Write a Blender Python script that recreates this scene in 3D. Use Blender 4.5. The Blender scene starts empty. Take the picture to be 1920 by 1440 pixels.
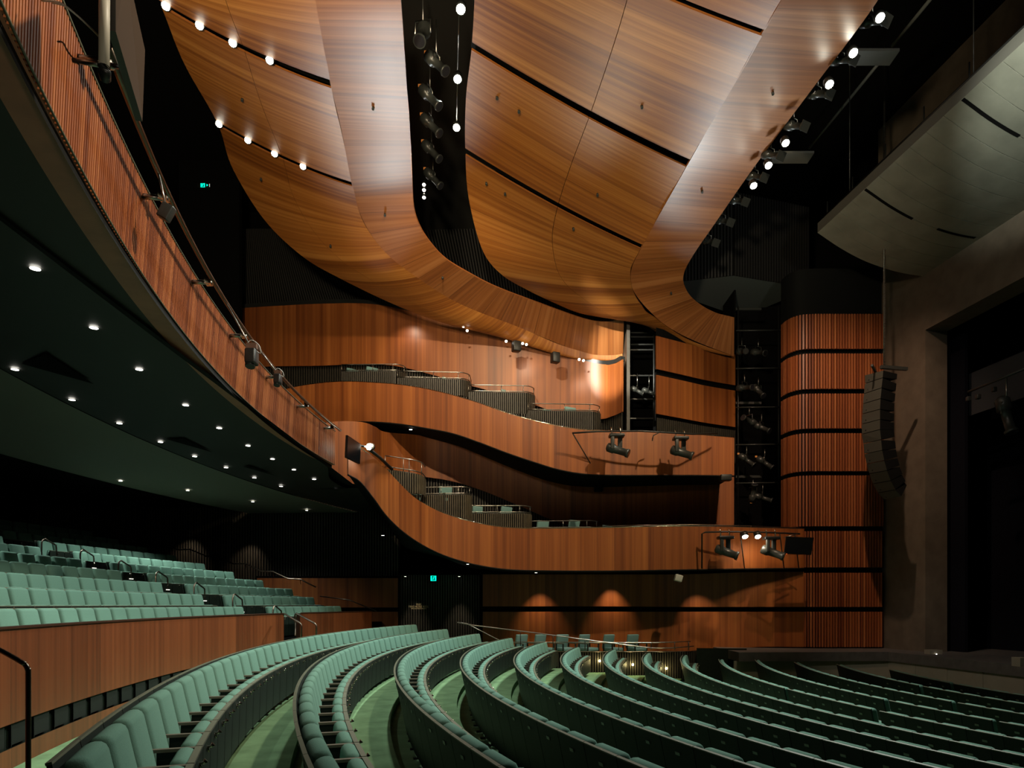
import bpy, bmesh, math, random
from mathutils import Vector, Matrix
random.seed(7)
PI = math.pi
scene = bpy.context.scene
COL = scene.collection

# ------------------------------------------------------------------ camera
F, CXP, HZ, EYE = 1300.0, 960.0, 1134.0, 2.70      # focal length (px of a 1920 frame), centre column, horizon row, eye height
cam_d = bpy.data.cameras.new('camera')
cam = bpy.data.objects.new('camera', cam_d); COL.objects.link(cam)
cam.location = (0, 0, EYE); cam.rotation_euler = (PI/2, 0, 0)
cam_d.sensor_width = 36.0; cam_d.lens = 36.0*F/1920.0
cam_d.shift_y = (HZ-720.0)/1920.0
cam_d.clip_end = 200
scene.camera = cam

# ------------------------------------------------------------------ world and view
w = bpy.data.worlds.new('world'); scene.world = w; w.use_nodes = True
w.node_tree.nodes['Background'].inputs[0].default_value = (0.75, 0.9, 0.8, 1)
w.node_tree.nodes['Background'].inputs[1].default_value = 0.007
scene.view_settings.view_transform = 'Standard'
scene.view_settings.look = 'None'
scene.view_settings.exposure = 0.0
scene.view_settings.gamma = 1.0
scene.view_settings.use_curve_mapping = False

# ------------------------------------------------------------------ frame of reference
def P(px, py, d):
    """the point seen at a pixel of the survey photograph, d metres from the camera's plane"""
    return Vector(((px-CXP)/F*d, d, EYE+(HZ-py)/F*d))
CX, CY = 29.669, 15.59                      # centre of the curved rows
PITCH = 0.56
def radial(phi, R, z):
    return Vector((CX-R*math.cos(phi), CY+R*math.sin(phi), z))
def phi_at_x(px, R, far=True):
    s = (px-CXP)/F
    a = 1+s*s; b = -2*(s*CX+CY); c = CX*CX+CY*CY-R*R
    D = max(b*b-4*a*c, 0.0)
    d = (-b+math.sqrt(D))/2/a if far else (-b-math.sqrt(D))/2/a
    return math.atan2(d-CY, CX-s*d)
def phi_at_y(Y, R):
    return math.asin(max(-1, min(1, (Y-CY)/R)))
def proj(p):
    if p[1] < 0.2: return None
    return (CXP+p[0]/p[1]*F, HZ-(p[2]-EYE)/p[1]*F)

# ------------------------------------------------------------------ lights (house lamps and added fill spots)
def look_rot(frm, to):
    return (Vector(to)-Vector(frm)).to_track_quat('-Z', 'Y').to_euler()
def spot(loc, to, watts, size=60, blend=0.6, col=(1, .85, .62), r=0.12):
    d = bpy.data.lights.new('house_or_fill_spot', 'SPOT'); d.energy = watts; d.spot_size = math.radians(size)
    d.spot_blend = blend; d.color = col; d.shadow_soft_size = r
    o = bpy.data.objects.new('house_or_fill_spot', d); COL.objects.link(o); o.location = loc; o.rotation_euler = look_rot(loc, to)
    return o
WARM = (1.0, .80, .52); NEUT = (1.0, .93, .80); COOL = (.93, 1.0, .92)
# downlights along the edge of the stage-side ceiling band: they light the stalls
for (px, py, d) in ((1650,33,15.6),(1600,99,16.4),(1555,158,17.2),(1473,268,19.0),(1441,310,19.9),(1413,348,20.8)):
    p = P(px, py, d); spot(p+Vector((0.1,0,-.25)), (p.x-7, p.y-4, 0.5), 2500, 76, .8, COOL, .12)
# downlights in the slot between the two ceiling shells
for (px, py, d) in ((864,17,16.0),(858,148,18.5),(856,239,20.5)):
    p = P(px, py, d); spot(p+Vector((0,0,-.25)), (p.x-5.5, p.y-4, 1.0), 2000, 78, .8, COOL, .12)
# added spots that wash the ceiling; no fixtures stand here
spot((-1.5, 1.0, 9.5), (2.0, 19.0, 17.0), 8500, 60, .9, WARM, .5)
spot((-4.9, 6.4, 9.4), (-6.2, 18.5, 16.4), 4600, 72, .9, WARM, .4)
spot((7.5, 3.5, 8.5), (6.0, 19.0, 16.0), 2600, 48, .9, NEUT, .4)
# lamps in the black slot and along the stage-side band, turned to the side wall and the box fronts
spot((-1.9, 16.6, 15.4), (-3.0, 26.5, 8.4), 3600, 84, .9, WARM, .15)
spot((8.3, 15.6, 15.3), (2.5, 25.0, 6.2), 4200, 70, .9, WARM, .15)
spot((8.6, 17.2, 15.2), (11.4, 25.0, 7.6), 2400, 62, .9, (1, .66, .45), .1)
spot((3.5, 5.0, 11.0), (-4.3, 7.6, 7.0), 3400, 94, .9, (1, .86, .66), .2)  # added fill for the balcony front, no fixture here
spot((0.0, 1.0, 4.2), (-3.6, 6.0, 6.6), 110, 100, .9, (1, .86, .66), .3)  # weak added fill near the camera, aimed at the balcony front
# added spots that brighten the reflector, stage edge and concrete
spot((7.6, 10.0, 13.4), (12.4, 16.2, 14.6), 4600, 27, .9, (.95, 1, .88), .1)
spot((4.0, 12.0, 14.5), (13.2, 20.5, 1.0), 1500, 30, .8, (1, .93, .8), .1)
spot((5.0, 10.0, 13.5), (13.6, 23.0, 10.0), 380, 40, .8, (1, .93, .8), .1)
# added spots near the side wall, placed to bring a sheen onto the ceiling
spot((8.6, 26.2, 11.0), (6.2, 16.5, 16.0), 2600, 50, 1, (.9, 1, 1), .5)
spot((2.7, 24.2, 9.0), (1.7, 14.0, 16.2), 900, 38, 1, (1, 1, .85), .5)
spot((-5.3, 26.0, 11.5), (-3.4, 15.0, 16.2), 1500, 50, 1, (.9, 1, 1), .5)
# a lantern in the black slot throws a pale beam onto the curved end of the side wall
spot(P(862, 165, 16.5), tuple(P(1158, 670, 26.1)), 20000, 15, .6, (1, .95, .82), .05)
# added spots along the rear soffit row, lifting the dim rear seats
for ph_ in (-.12, -.02, .08, .17): spot(radial(ph_, 41.9, EYE+3.6), tuple(radial(ph_, 41.0, EYE)), 420, 120, .9, (.93, 1, .93), .05)

# ------------------------------------------------------------------ materials
def nmat(name):
    m = bpy.data.materials.new(name); m.use_nodes = True
    nt = m.node_tree; b = nt.nodes['Principled BSDF']
    return m, nt, b
def plain(name, col, rough=.5, metal=0.0, noise=0.0, nscale=40.0, bump=0.0, spec=.5):
    m, nt, b = nmat(name)
    b.inputs['Roughness'].default_value = rough; b.inputs['Metallic'].default_value = metal
    b.inputs['Specular IOR Level'].default_value = spec
    if noise or bump:
        tc = nt.nodes.new('ShaderNodeTexCoord'); n = nt.nodes.new('ShaderNodeTexNoise')
        n.inputs['Scale'].default_value = nscale; n.inputs['Detail'].default_value = 5
        nt.links.new(tc.outputs['Object'], n.inputs['Vector'])
        r = nt.nodes.new('ShaderNodeMapRange'); r.inputs['From Min'].default_value = .3; r.inputs['From Max'].default_value = .7
        r.inputs['To Min'].default_value = 1-noise; r.inputs['To Max'].default_value = 1+noise
        nt.links.new(n.outputs['Fac'], r.inputs['Value'])
        mx = nt.nodes.new('ShaderNodeVectorMath'); mx.operation = 'SCALE'
        mx.inputs[0].default_value = col; nt.links.new(r.outputs[0], mx.inputs['Scale'])
        nt.links.new(mx.outputs[0], b.inputs['Base Color'])
        if bump:
            bp = nt.nodes.new('ShaderNodeBump'); bp.inputs['Strength'].default_value = bump; bp.inputs['Distance'].default_value = .01
            nt.links.new(n.outputs['Fac'], bp.inputs['Height']); nt.links.new(bp.outputs[0], b.inputs['Normal'])
    else:
        b.inputs['Base Color'].default_value = (*col, 1)
    return m
def emit(name, col, s):
    m, nt, b = nmat(name); b.inputs['Base Color'].default_value = (0, 0, 0, 1)
    b.inputs['Emission Color'].default_value = (*col, 1); b.inputs['Emission Strength'].default_value = s
    return m
def veneer(name, dark, mid, light, pw=.6, joint=.006, rough=.38, streak=9.0, length=.35, coat=0.0, var=.28, warp=0.0):
    """timber veneer: UV.x runs with the grain (m), UV.y across the sheets (m)"""
    m, nt, b = nmat(name); N = nt.nodes; L = nt.links
    uv = N.new('ShaderNodeUVMap'); sp = N.new('ShaderNodeSeparateXYZ'); L.new(uv.outputs[0], sp.inputs[0])
    def mth(op, a, bb=None, c=None):
        n = N.new('ShaderNodeMath'); n.operation = op
        for i, v in enumerate((a, bb, c)):
            if v is None: continue
            if isinstance(v, (int, float)): n.inputs[i].default_value = v
            else: L.new(v, n.inputs[i])
        return n.outputs[0]
    cell = mth('FLOOR', mth('DIVIDE', sp.outputs[1], pw))
    fr = mth('FRACT', mth('DIVIDE', sp.outputs[1], pw))
    sub = mth('FLOOR', mth('DIVIDE', sp.outputs[1], pw/3.0))
    wn = N.new('ShaderNodeTexWhiteNoise'); wn.noise_dimensions = '1D'; L.new(cell, wn.inputs['W'])
    wn2 = N.new('ShaderNodeTexWhiteNoise'); wn2.noise_dimensions = '1D'; L.new(mth('ADD', sub, 71.3), wn2.inputs['W'])
    def nz(sx, sy, sc, det, dist=0.0):
        cb = N.new('ShaderNodeCombineXYZ'); L.new(mth('ADD', mth('MULTIPLY', sp.outputs[0], sx), mth('MULTIPLY', wn.outputs['Value'], 37.0)), cb.inputs[0])
        L.new(mth('MULTIPLY', sp.outputs[1], sy), cb.inputs[1])
        n = N.new('ShaderNodeTexNoise'); n.inputs['Scale'].default_value = sc; n.inputs['Detail'].default_value = det
        n.inputs['Roughness'].default_value = .6; n.inputs['Distortion'].default_value = dist
        L.new(cb.outputs[0], n.inputs['Vector']); return n.outputs['Fac']
    big = nz(length*.35, streak, 1.0, 3, warp); fine = nz(length*2.2, streak*9, 1.0, 2)
    v = mth('ADD', mth('MULTIPLY', big, .72), mth('MULTIPLY', fine, .28))
    v = mth('ADD', v, mth('MULTIPLY', mth('SUBTRACT', wn.outputs['Value'], .5), var))
    v = mth('ADD', v, mth('MULTIPLY', mth('SUBTRACT', wn2.outputs['Value'], .5), var*.55))
    cr = N.new('ShaderNodeValToRGB'); L.new(v, cr.inputs[0])
    cr.color_ramp.elements[0].position = .26; cr.color_ramp.elements[0].color = (*dark, 1)
    cr.color_ramp.elements[1].position = .74; cr.color_ramp.elements[1].color = (*light, 1)
    e = cr.color_ramp.elements.new(.5); e.color = (*mid, 1)
    jn = mth('LESS_THAN', fr, joint/pw)
    mx = N.new('ShaderNodeMix'); mx.data_type = 'RGBA'; L.new(mth('MULTIPLY', jn, .75), mx.inputs['Factor'])
    L.new(cr.outputs[0], mx.inputs['A']); mx.inputs['B'].default_value = (.01, .006, .004, 1)
    L.new(mx.outputs['Result'], b.inputs['Base Color'])
    b.inputs['Roughness'].default_value = rough
    if coat: b.inputs['Coat Weight'].default_value = coat; b.inputs['Coat Roughness'].default_value = .4
    return m
W_CEIL = veneer('ceiling_veneer', (.165,.045,.007), (.33,.112,.018), (.50,.21,.045), pw=.62, streak=9, length=.28, rough=.48, joint=.006, coat=.12, var=.22)
W_BAND = veneer('band_veneer', (.17,.052,.013), (.31,.105,.026), (.45,.185,.06), pw=.62, streak=9, length=.28, rough=.45, joint=.010, coat=.5, var=.16)
W_WALL = veneer('wall_veneer', (.14,.034,.007), (.26,.074,.015), (.38,.122,.027), pw=.60, streak=6.0, length=.22, rough=.45, joint=.006, var=.18)
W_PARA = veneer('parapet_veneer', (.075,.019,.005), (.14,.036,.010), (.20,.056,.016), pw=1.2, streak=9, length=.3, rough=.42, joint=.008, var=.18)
W_SLAT = veneer('slat_timber', (.17,.042,.013), (.30,.084,.025), (.42,.14,.045), pw=.112, streak=9.0, length=.12, rough=.45, joint=0, var=.42)
M_DBROWN = plain('dark_brown_backing', (.020,.007,.004), .8, spec=.2)
W_SOFT = plain('soffit_edge_timber', (.42,.17,.10), .5, noise=.15, nscale=3)
M_DSLAT = plain('black_stained_slat', (.036,.031,.023), .5, noise=.2, nscale=4)
M_BLACK = plain('matt_black', (.004,.0045,.004), .8, spec=.2)
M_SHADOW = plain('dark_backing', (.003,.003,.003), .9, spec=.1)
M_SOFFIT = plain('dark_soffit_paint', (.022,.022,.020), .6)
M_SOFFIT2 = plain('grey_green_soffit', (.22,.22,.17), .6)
M_CONC = plain('board_marked_concrete', (.12,.095,.068), .75, noise=.18, nscale=2.2, bump=.2)
M_CLOUD = plain('grey_reflector', (.21,.21,.17), .5, noise=.16, nscale=1.6)
M_FAB = plain('green_wool', (.115,.222,.172), .95, noise=.12, nscale=160, bump=.15, spec=.15)
M_FAB2 = plain('blue_green_wool', (.17,.31,.31), .95, noise=.08, nscale=160, spec=.15)
M_PANEL = plain('green_black_panel', (.0075,.013,.009), .55, noise=.25, nscale=9, spec=.25)
M_CAP = plain('olive_edge_strip', (.115,.12,.08), .5)
M_BROWNSLAT = plain('brown_stained_slat', (.075,.062,.04), .5, noise=.25, nscale=4)
M_ARM = plain('bronze_arm', (.13,.11,.08), .45)
M_CARPET = plain('green_carpet', (.15,.26,.135), .95, noise=.2, nscale=3.2, bump=.3, spec=.1)
M_STEEL = plain('brushed_steel', (.38,.37,.34), .3, metal=1.0)
M_BRONZE = plain('bronze_tube', (.19,.155,.12), .28, metal=1.0)
M_CHROME = plain('chrome', (.8,.76,.66), .15, metal=1.0)
M_FIX = plain('fixture_black', (.015,.016,.015), .4)
M_FIXG = plain('fixture_grey', (.034,.037,.034), .35)
M_ARRAY = plain('speaker_grille', (.06,.064,.053), .6, noise=.08, nscale=300)
M_STAGE = plain('stage_floor', (.085,.078,.072), .6, noise=.2, nscale=5)
M_TAUPE = plain('taupe_panel', (.26,.235,.18), .7, noise=.06, nscale=3)
M_SCREEN = plain('screen_back', (.05,.034,.024), .9, spec=.1)
M_LENS = plain('lens_glass', (.02,.02,.025), .08)
M_DRAPE = plain('black_drape', (.006,.006,.010), .9, spec=.1)
M_WHITE = plain('white_cable', (.5,.5,.45), .5)
E_LAMP = emit('lamp_glow', (1.0,.97,.80), 60)
E_LAMPW = emit('small_lamp_glow', (1.0,.93,.8), 14)
E_DOWN = emit('downlight_glow', (1.0,.95,.84), 9)
E_STEP = emit('step_lamp_glow', (1.0,.80,.30), 60)
E_RED = emit('red_indicator', (1.0,.12,.03), 1.2)
E_ORANGE = emit('orange_tag_glow', (1.0,.30,.05), .35)  # tags are no lamps; a faint glow is put into their colour
E_EXIT = emit('exit_green', (.0,.95,.62), 1.6)
E_AISLE = emit('aisle_light', (1.0,.97,.85), 1.6)

# ------------------------------------------------------------------ mesh helpers
class MB:
    def __init__(s): s.v = []; s.f = []; s.uv = []; s.sm = []
    def quad(s, pts, uv=None, smooth=False):
        b = len(s.v); s.v += [Vector(p) for p in pts]; s.f.append(list(range(b, b+len(pts))))
        s.uv.append(uv or [(0, 0)]*len(pts)); s.sm.append(smooth)
    def box(s, c, size, R=None, ez=None):
        c = Vector(c); hx, hy, hz = [q/2 for q in size]
        cs = [Vector((x*hx, y*hy, z*hz)) for z in (-1, 1) for x, y in ((-1,-1),(1,-1),(1,1),(-1,1))]
        if R is not None: cs = [R @ q for q in cs]
        b = len(s.v); s.v += [c+q for q in cs]
        for f in ((3,2,1,0),(4,5,6,7),(0,1,5,4),(1,2,6,5),(2,3,7,6),(3,0,4,7)):
            s.f.append([b+i for i in f]); s.uv.append([(s.v[b+i].z, s.v[b+i].x+s.v[b+i].y) for i in f]); s.sm.append(False)
        return s
    def rbox(s, c, size, r=.02, R=None, seg=3):
        """rounded box"""
        bm = bmesh.new(); bmesh.ops.create_cube(bm, size=1)
        for v in bm.verts: v.co = Vector((v.co.x*size[0], v.co.y*size[1], v.co.z*size[2]))
        bmesh.ops.bevel(bm, geom=bm.edges[:], offset=min(r, min(size)*.49), segments=seg, profile=.5, affect='EDGES')
        s.bm(bm, Matrix.Translation(Vector(c)) @ (R.to_4x4() if R is not None else Matrix.Identity(4)), True); return s
    def bm(s, bm, M, smooth=True):
        b = len(s.v); bm.verts.index_update(); s.v += [M @ v.co for v in bm.verts]
        for f in bm.faces: s.f.append([b+v.index for v in f.verts]); s.uv.append([(0, 0)]*len(f.verts)); s.sm.append(smooth)
        bm.free()
    def tube(s, pts, r, n=8, closed=False, caps=True):
        pts = [Vector(p) for p in pts]; b = len(s.v); m = len(pts); up = Vector((0, 0, 1))
        for i, p in enumerate(pts):
            t = (pts[min(i+1, m-1)]-pts[max(i-1, 0)]); t.normalize()
            a = t.cross(up)
            if a.length < 1e-3: a = t.cross(Vector((1, 0, 0)))
            a.normalize(); c = t.cross(a)
            rr = r[i] if isinstance(r, (list, tuple)) else r
            for k in range(n):
                an = 2*PI*k/n; s.v.append(p+a*math.cos(an)*rr+c*math.sin(an)*rr)
        for i in range(m-1):
            for k in range(n):
                k2 = (k+1) % n; s.f.append([b+i*n+k, b+(i+1)*n+k, b+(i+1)*n+k2, b+i*n+k2]); s.uv.append([(0, 0)]*4); s.sm.append(True)
        if caps:
            s.f.append([b+k for k in range(n)]); s.uv.append([(0, 0)]*n); s.sm.append(False)
            s.f.append([b+(m-1)*n+k for k in reversed(range(n))]); s.uv.append([(0, 0)]*n); s.sm.append(False)
        return s
    def cyl(s, a, b, r, n=14): return s.tube([a, b], r, n)
    def disc(s, c, r, nrm=(0,0,-1), n=16):
        z = Vector(nrm).normalized(); q = z.to_track_quat('Z', 'Y'); c = Vector(c)
        s.quad([c+q @ Vector((math.cos(2*PI*k/n)*r, math.sin(2*PI*k/n)*r, 0)) for k in range(n)]); return s
    def build(s, name, mat, parent=None, origin=None):
        if parent is not None:
            inv = Matrix.LocRotScale(parent.location, parent.rotation_euler, None).inverted()
            vs = [inv @ v for v in s.v]; o3 = Vector((0, 0, 0))
        else:
            if origin is None:
                xs = [v.x for v in s.v]; ys = [v.y for v in s.v]
                origin = Vector(((min(xs)+max(xs))/2, (min(ys)+max(ys))/2, min(v.z for v in s.v)))
            o3 = Vector(origin); vs = [v-o3 for v in s.v]
        me = bpy.data.meshes.new(name); me.from_pydata([tuple(v) for v in vs], [], s.f)
        ul = me.uv_layers.new(name='UVMap'); flat = [c for u in s.uv for p in u for c in p]
        ul.data.foreach_set('uv', flat); me.polygons.foreach_set('use_smooth', s.sm)
        me.materials.append(mat); me.update()
        o = bpy.data.objects.new(name, me); COL.objects.link(o)
        if parent is not None:
            o.parent = parent
        else: o.location = o3
        return o
def sub(mb, name, mat, parent):
    """a sub-part: parent is a mesh part whose local frame equals its thing's frame"""
    root = parent
    while root.parent is not None: root = root.parent
    M = Matrix.LocRotScale(root.location, root.rotation_euler, None) if root.type == 'EMPTY' else Matrix.Translation(root.location)
    inv = M.inverted(); mb.v = [inv @ v for v in mb.v]
    o = MB.build(mb, name, mat, None, Vector((0, 0, 0))); o.parent = parent; o.location = (0, 0, 0)
    return o
def empty(name, loc, rz=0, label=None, cat=None, group=None, kind=None):
    o = bpy.data.objects.new(name, None); COL.objects.link(o); o.location = loc; o.rotation_euler = (0, 0, rz)
    o.empty_display_size = .2
    return tag(o, label, cat, group, kind)
def tag(o, label=None, cat=None, group=None, kind=None):
    if label: o['label'] = label
    if cat: o['category'] = cat
    if group: o['group'] = group
    if kind: o['kind'] = kind
    return o
def part(mb, name, mat, parent): return mb.build(name, mat, parent) if parent.parent is None and parent.type == 'EMPTY' else sub(mb, name, mat, parent)
def struct(mb, name, mat): return tag(mb.build(name, mat), kind='structure')

# smooth sampling of control polylines
def cr(pts, t):
    n = len(pts)-1; i = max(0, min(int(math.floor(t)), n-1)); u = t-i
    p1, p2 = pts[i], pts[i+1]; p0 = pts[i-1] if i > 0 else p1*2-p2; p3 = pts[i+2] if i+2 <= n else p2*2-p1
    return .5*((2*p1)+(p2-p0)*u+(2*p0-5*p1+4*p2-p3)*u*u+(3*p1-p0-3*p2+p3)*u*u*u)
def ribbon(mb, A, B, t0=0, t1=None, cols=None, rows=8, bulge=0.0, bdir=(0,0,-1), per=6, bfun=None, v0=0.0, v1=1.0):
    """surface between two edge curves; grain runs from A to B"""
    n = len(A)-1; t1 = n if t1 is None else t1
    cols = cols or max(2, int((t1-t0)*per)); bd = Vector(bdir)
    def S(t, v):
        a, b = cr(A, t), cr(B, t); k = bulge(t) if callable(bulge) else bulge
        return a.lerp(b, v)+bd*k*4*v*(1-v)
    # running length from the start of the curve so that joints line up across pieces
    base = 0.0; m = 40
    if t0 > 0:
        q = [S(t0*i/m, .5) for i in range(m+1)]; base = sum((q[i+1]-q[i]).length for i in range(m))
    ts = [t0+(t1-t0)*i/cols for i in range(cols+1)]; mid = [S(t, .5) for t in ts]
    acc = [base]
    for i in range(cols): acc.append(acc[-1]+(mid[i+1]-mid[i]).length)
    b = len(mb.v); R1 = rows+1
    for i, t in enumerate(ts):
        for j in range(R1): mb.v.append(S(t, v0+(v1-v0)*j/rows))
    for i in range(cols):
        wl = [(mb.v[b+i*R1]-mb.v[b+i*R1+rows]).length, (mb.v[b+(i+1)*R1]-mb.v[b+(i+1)*R1+rows]).length]
        for j in range(rows):
            mb.f.append([b+i*R1+j, b+i*R1+j+1, b+(i+1)*R1+j+1, b+(i+1)*R1+j]); mb.sm.append(True)
            mb.uv.append([(j/rows*wl[0], acc[i]), ((j+1)/rows*wl[0], acc[i]), ((j+1)/rows*wl[1], acc[i+1]), (j/rows*wl[1], acc[i+1])])
    return mb
def thick(o, t=.04, off=0.0):
    """give a sheet real thickness with crisp edges (both faces keep their own smooth shading)"""
    me = o.data; V = [v.co.copy() for v in me.vertices]; N = [v.normal.copy() for v in me.vertices]
    Fs = [list(p.vertices) for p in me.polygons]; sm = [p.use_smooth for p in me.polygons]
    uv = [[tuple(me.uv_layers[0].data[l].uv) for l in p.loop_indices] for p in me.polygons]; mats = list(me.materials)
    cnt = {}
    for f in Fs:
        for i in range(len(f)): e = (f[i], f[(i+1) % len(f)]); k = (min(e), max(e)); cnt.setdefault(k, []).append(e)
    W = [v+n*(t/2) for v, n in zip(V, N)]+[v-n*(t/2) for v, n in zip(V, N)]; n0 = len(V)
    G = list(Fs)+[[n0+i for i in reversed(f)] for f in Fs]; U = uv+[list(reversed(u)) for u in uv]; S = sm+sm
    for k, es in cnt.items():
        if len(es) == 1:
            a, b = es[0]; q = len(W); W += [W[b].copy(), W[a].copy(), W[n0+a].copy(), W[n0+b].copy()]
            G.append([q, q+1, q+2, q+3]); U.append([(0, .3), (.2, .3), (.2, .32), (0, .32)]); S.append(False)
    m2 = bpy.data.meshes.new(me.name); m2.from_pydata([tuple(v) for v in W], [], G); ul = m2.uv_layers.new(name='UVMap')
    ul.data.foreach_set('uv', [c for u in U for p in u for c in p]); m2.polygons.foreach_set('use_smooth', S)
    for x in mats: m2.materials.append(x)
    m2.update(); o.data = m2; return o
def slats(mb, A, B, pitch, wdt, dep, inward, t0=0, t1=None, uvk=1.0):
    """upright battens between a top curve A and bottom curve B, standing proud towards `inward(p)`"""
    n = len(A)-1; t1 = n if t1 is None else t1; M = 60*max(1, n); ts = [t0+(t1-t0)*i/M for i in range(M+1)]
    pa = [cr(A, t) for t in ts]; pb = [cr(B, t) for t in ts]
    L = [0]
    for i in range(M): L.append(L[-1]+(pb[i+1]-pb[i]).length)
    s = pitch/2; i = 0
    while s < L[-1]-pitch*.3:
        while L[i+1] < s: i += 1
        u = (s-L[i])/(L[i+1]-L[i]); a = pa[i].lerp(pa[i+1], u); b = pb[i].lerp(pb[i+1], u)
        tg = (pb[i+1]-pb[i]); tg.z = 0; tg.normalize(); nn = Vector((-tg.y, tg.x, 0))
        if nn.dot(inward(b)) < 0: nn = -nn
        q = [-tg*wdt/2, tg*wdt/2, tg*wdt/2+nn*dep, -tg*wdt/2+nn*dep]
        k = len(mb.v); mb.v += [b+z for z in q]+[a+z for z in q]; h = (a-b).length
        for f in ((2,3,7,6),(1,2,6,5),(3,0,4,7),(4,5,6,7),(3,2,1,0)):
            mb.f.append([k+z for z in f]); mb.sm.append(False)
            mb.uv.append([(h*uvk if z > 3 else 0, s+.02*(z % 4)) for z in f])
        s += pitch
    return mb
def W3(lst): return [P(*q) for q in lst]
WORDS = ['zeroth','first','second','third','fourth','fifth','sixth','seventh','eighth','ninth','tenth','eleventh','twelfth','thirteenth','fourteenth','fifteenth','sixteenth','seventeenth','eighteenth','nineteenth']
TENS = {2:'twenty',3:'thirty',4:'forty',5:'fifty',6:'sixty'}
def nth(n):
    if n < 20: return WORDS[n]
    t, u = divmod(n, 10)
    if u == 0: return TENS[t][:-1]+'ieth'
    return TENS[t]+'-'+WORDS[u]
TO_ROOM = lambda p: Vector((6-p.x, 14-p.y, 0))

# ================================================================== THE SHELL OF THE HALL
Zf = lambda py, d: EYE+(HZ-py)/F*d
# outer dark box: ceiling void, side, rear and stage-house walls
m = MB(); m.box((0, 8, 20.6), (70, 62, .2)); struct(m, 'ceiling', M_SHADOW)
m = MB(); m.box((-2, 31.6, 10), (56, .3, 22)); struct(m, 'wall_left', M_SHADOW)
m = MB(); m.box((-24, 8, 10), (.3, 62, 22)); struct(m, 'wall_rear', M_SHADOW)
m = MB(); m.box((0, -16, 10), (70, .3, 22)); struct(m, 'wall_right', M_SHADOW)
m = MB(); m.box((30, 8, 10), (.3, 62, 22)); struct(m, 'wall_stage', M_SHADOW)

# stalls floor: one carpeted tread per row, stepping down to the stage
ROWS = {1:(34.08,.68),2:(32.98,.83),3:(31.86,.974),4:(30.75,1.111),5:(29.63,1.249),6:(28.51,1.39),7:(27.40,1.49),8:(26.29,1.60),
        9:(25.15,1.70),10:(23.98,1.75),11:(22.86,1.76),12:(21.72,1.72),13:(20.54,1.69),14:(19.42,1.65)}
CAP = .92
floor_z = {k: EYE-h-CAP for k, (R, h) in ROWS.items()}
YP = 23.7                                     # front of the side platform
def ring(mb, Ra, Rb, za, zb, p0, p1, n=90, ymax=None):
    for i in range(n):
        a, b = p0+(p1-p0)*i/n, p0+(p1-p0)*(i+1)/n
        q = [radial(a, Ra, za), radial(b, Ra, za), radial(b, Rb, zb), radial(a, Rb, zb)]
        if ymax is not None:
            if min(v.y for v in q) >= ymax: continue
            for v in q: v.y = min(v.y, ymax)
        mb.quad(q, [(v.x, v.y) for v in q], smooth=True)
m = MB(); ks = sorted(ROWS)
for k in ks:
    Ro = ROWS[k][0]+.06 if k > 1 else 35.75; Ri = ROWS[k+1][0]+.06 if k < 14 else 12.0; z = floor_z[k] if k < 10 else floor_z[10]-.02*(k-10)
    floor_z[k] = z
    p1 = min(1.25, math.asin(min(1, (YP+3-CY)/Ri))+.1)
    ring(m, Ro, Ri, z, z, -.9, p1, ymax=YP+3.4)
    if k < 14: ring(m, Ri, Ri, z, floor_z[k+1] if k < 9 else floor_z[10]-.02*(k-9), -.9, p1, ymax=YP+3.4)
struct(m, 'floor', M_CARPET)

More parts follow.
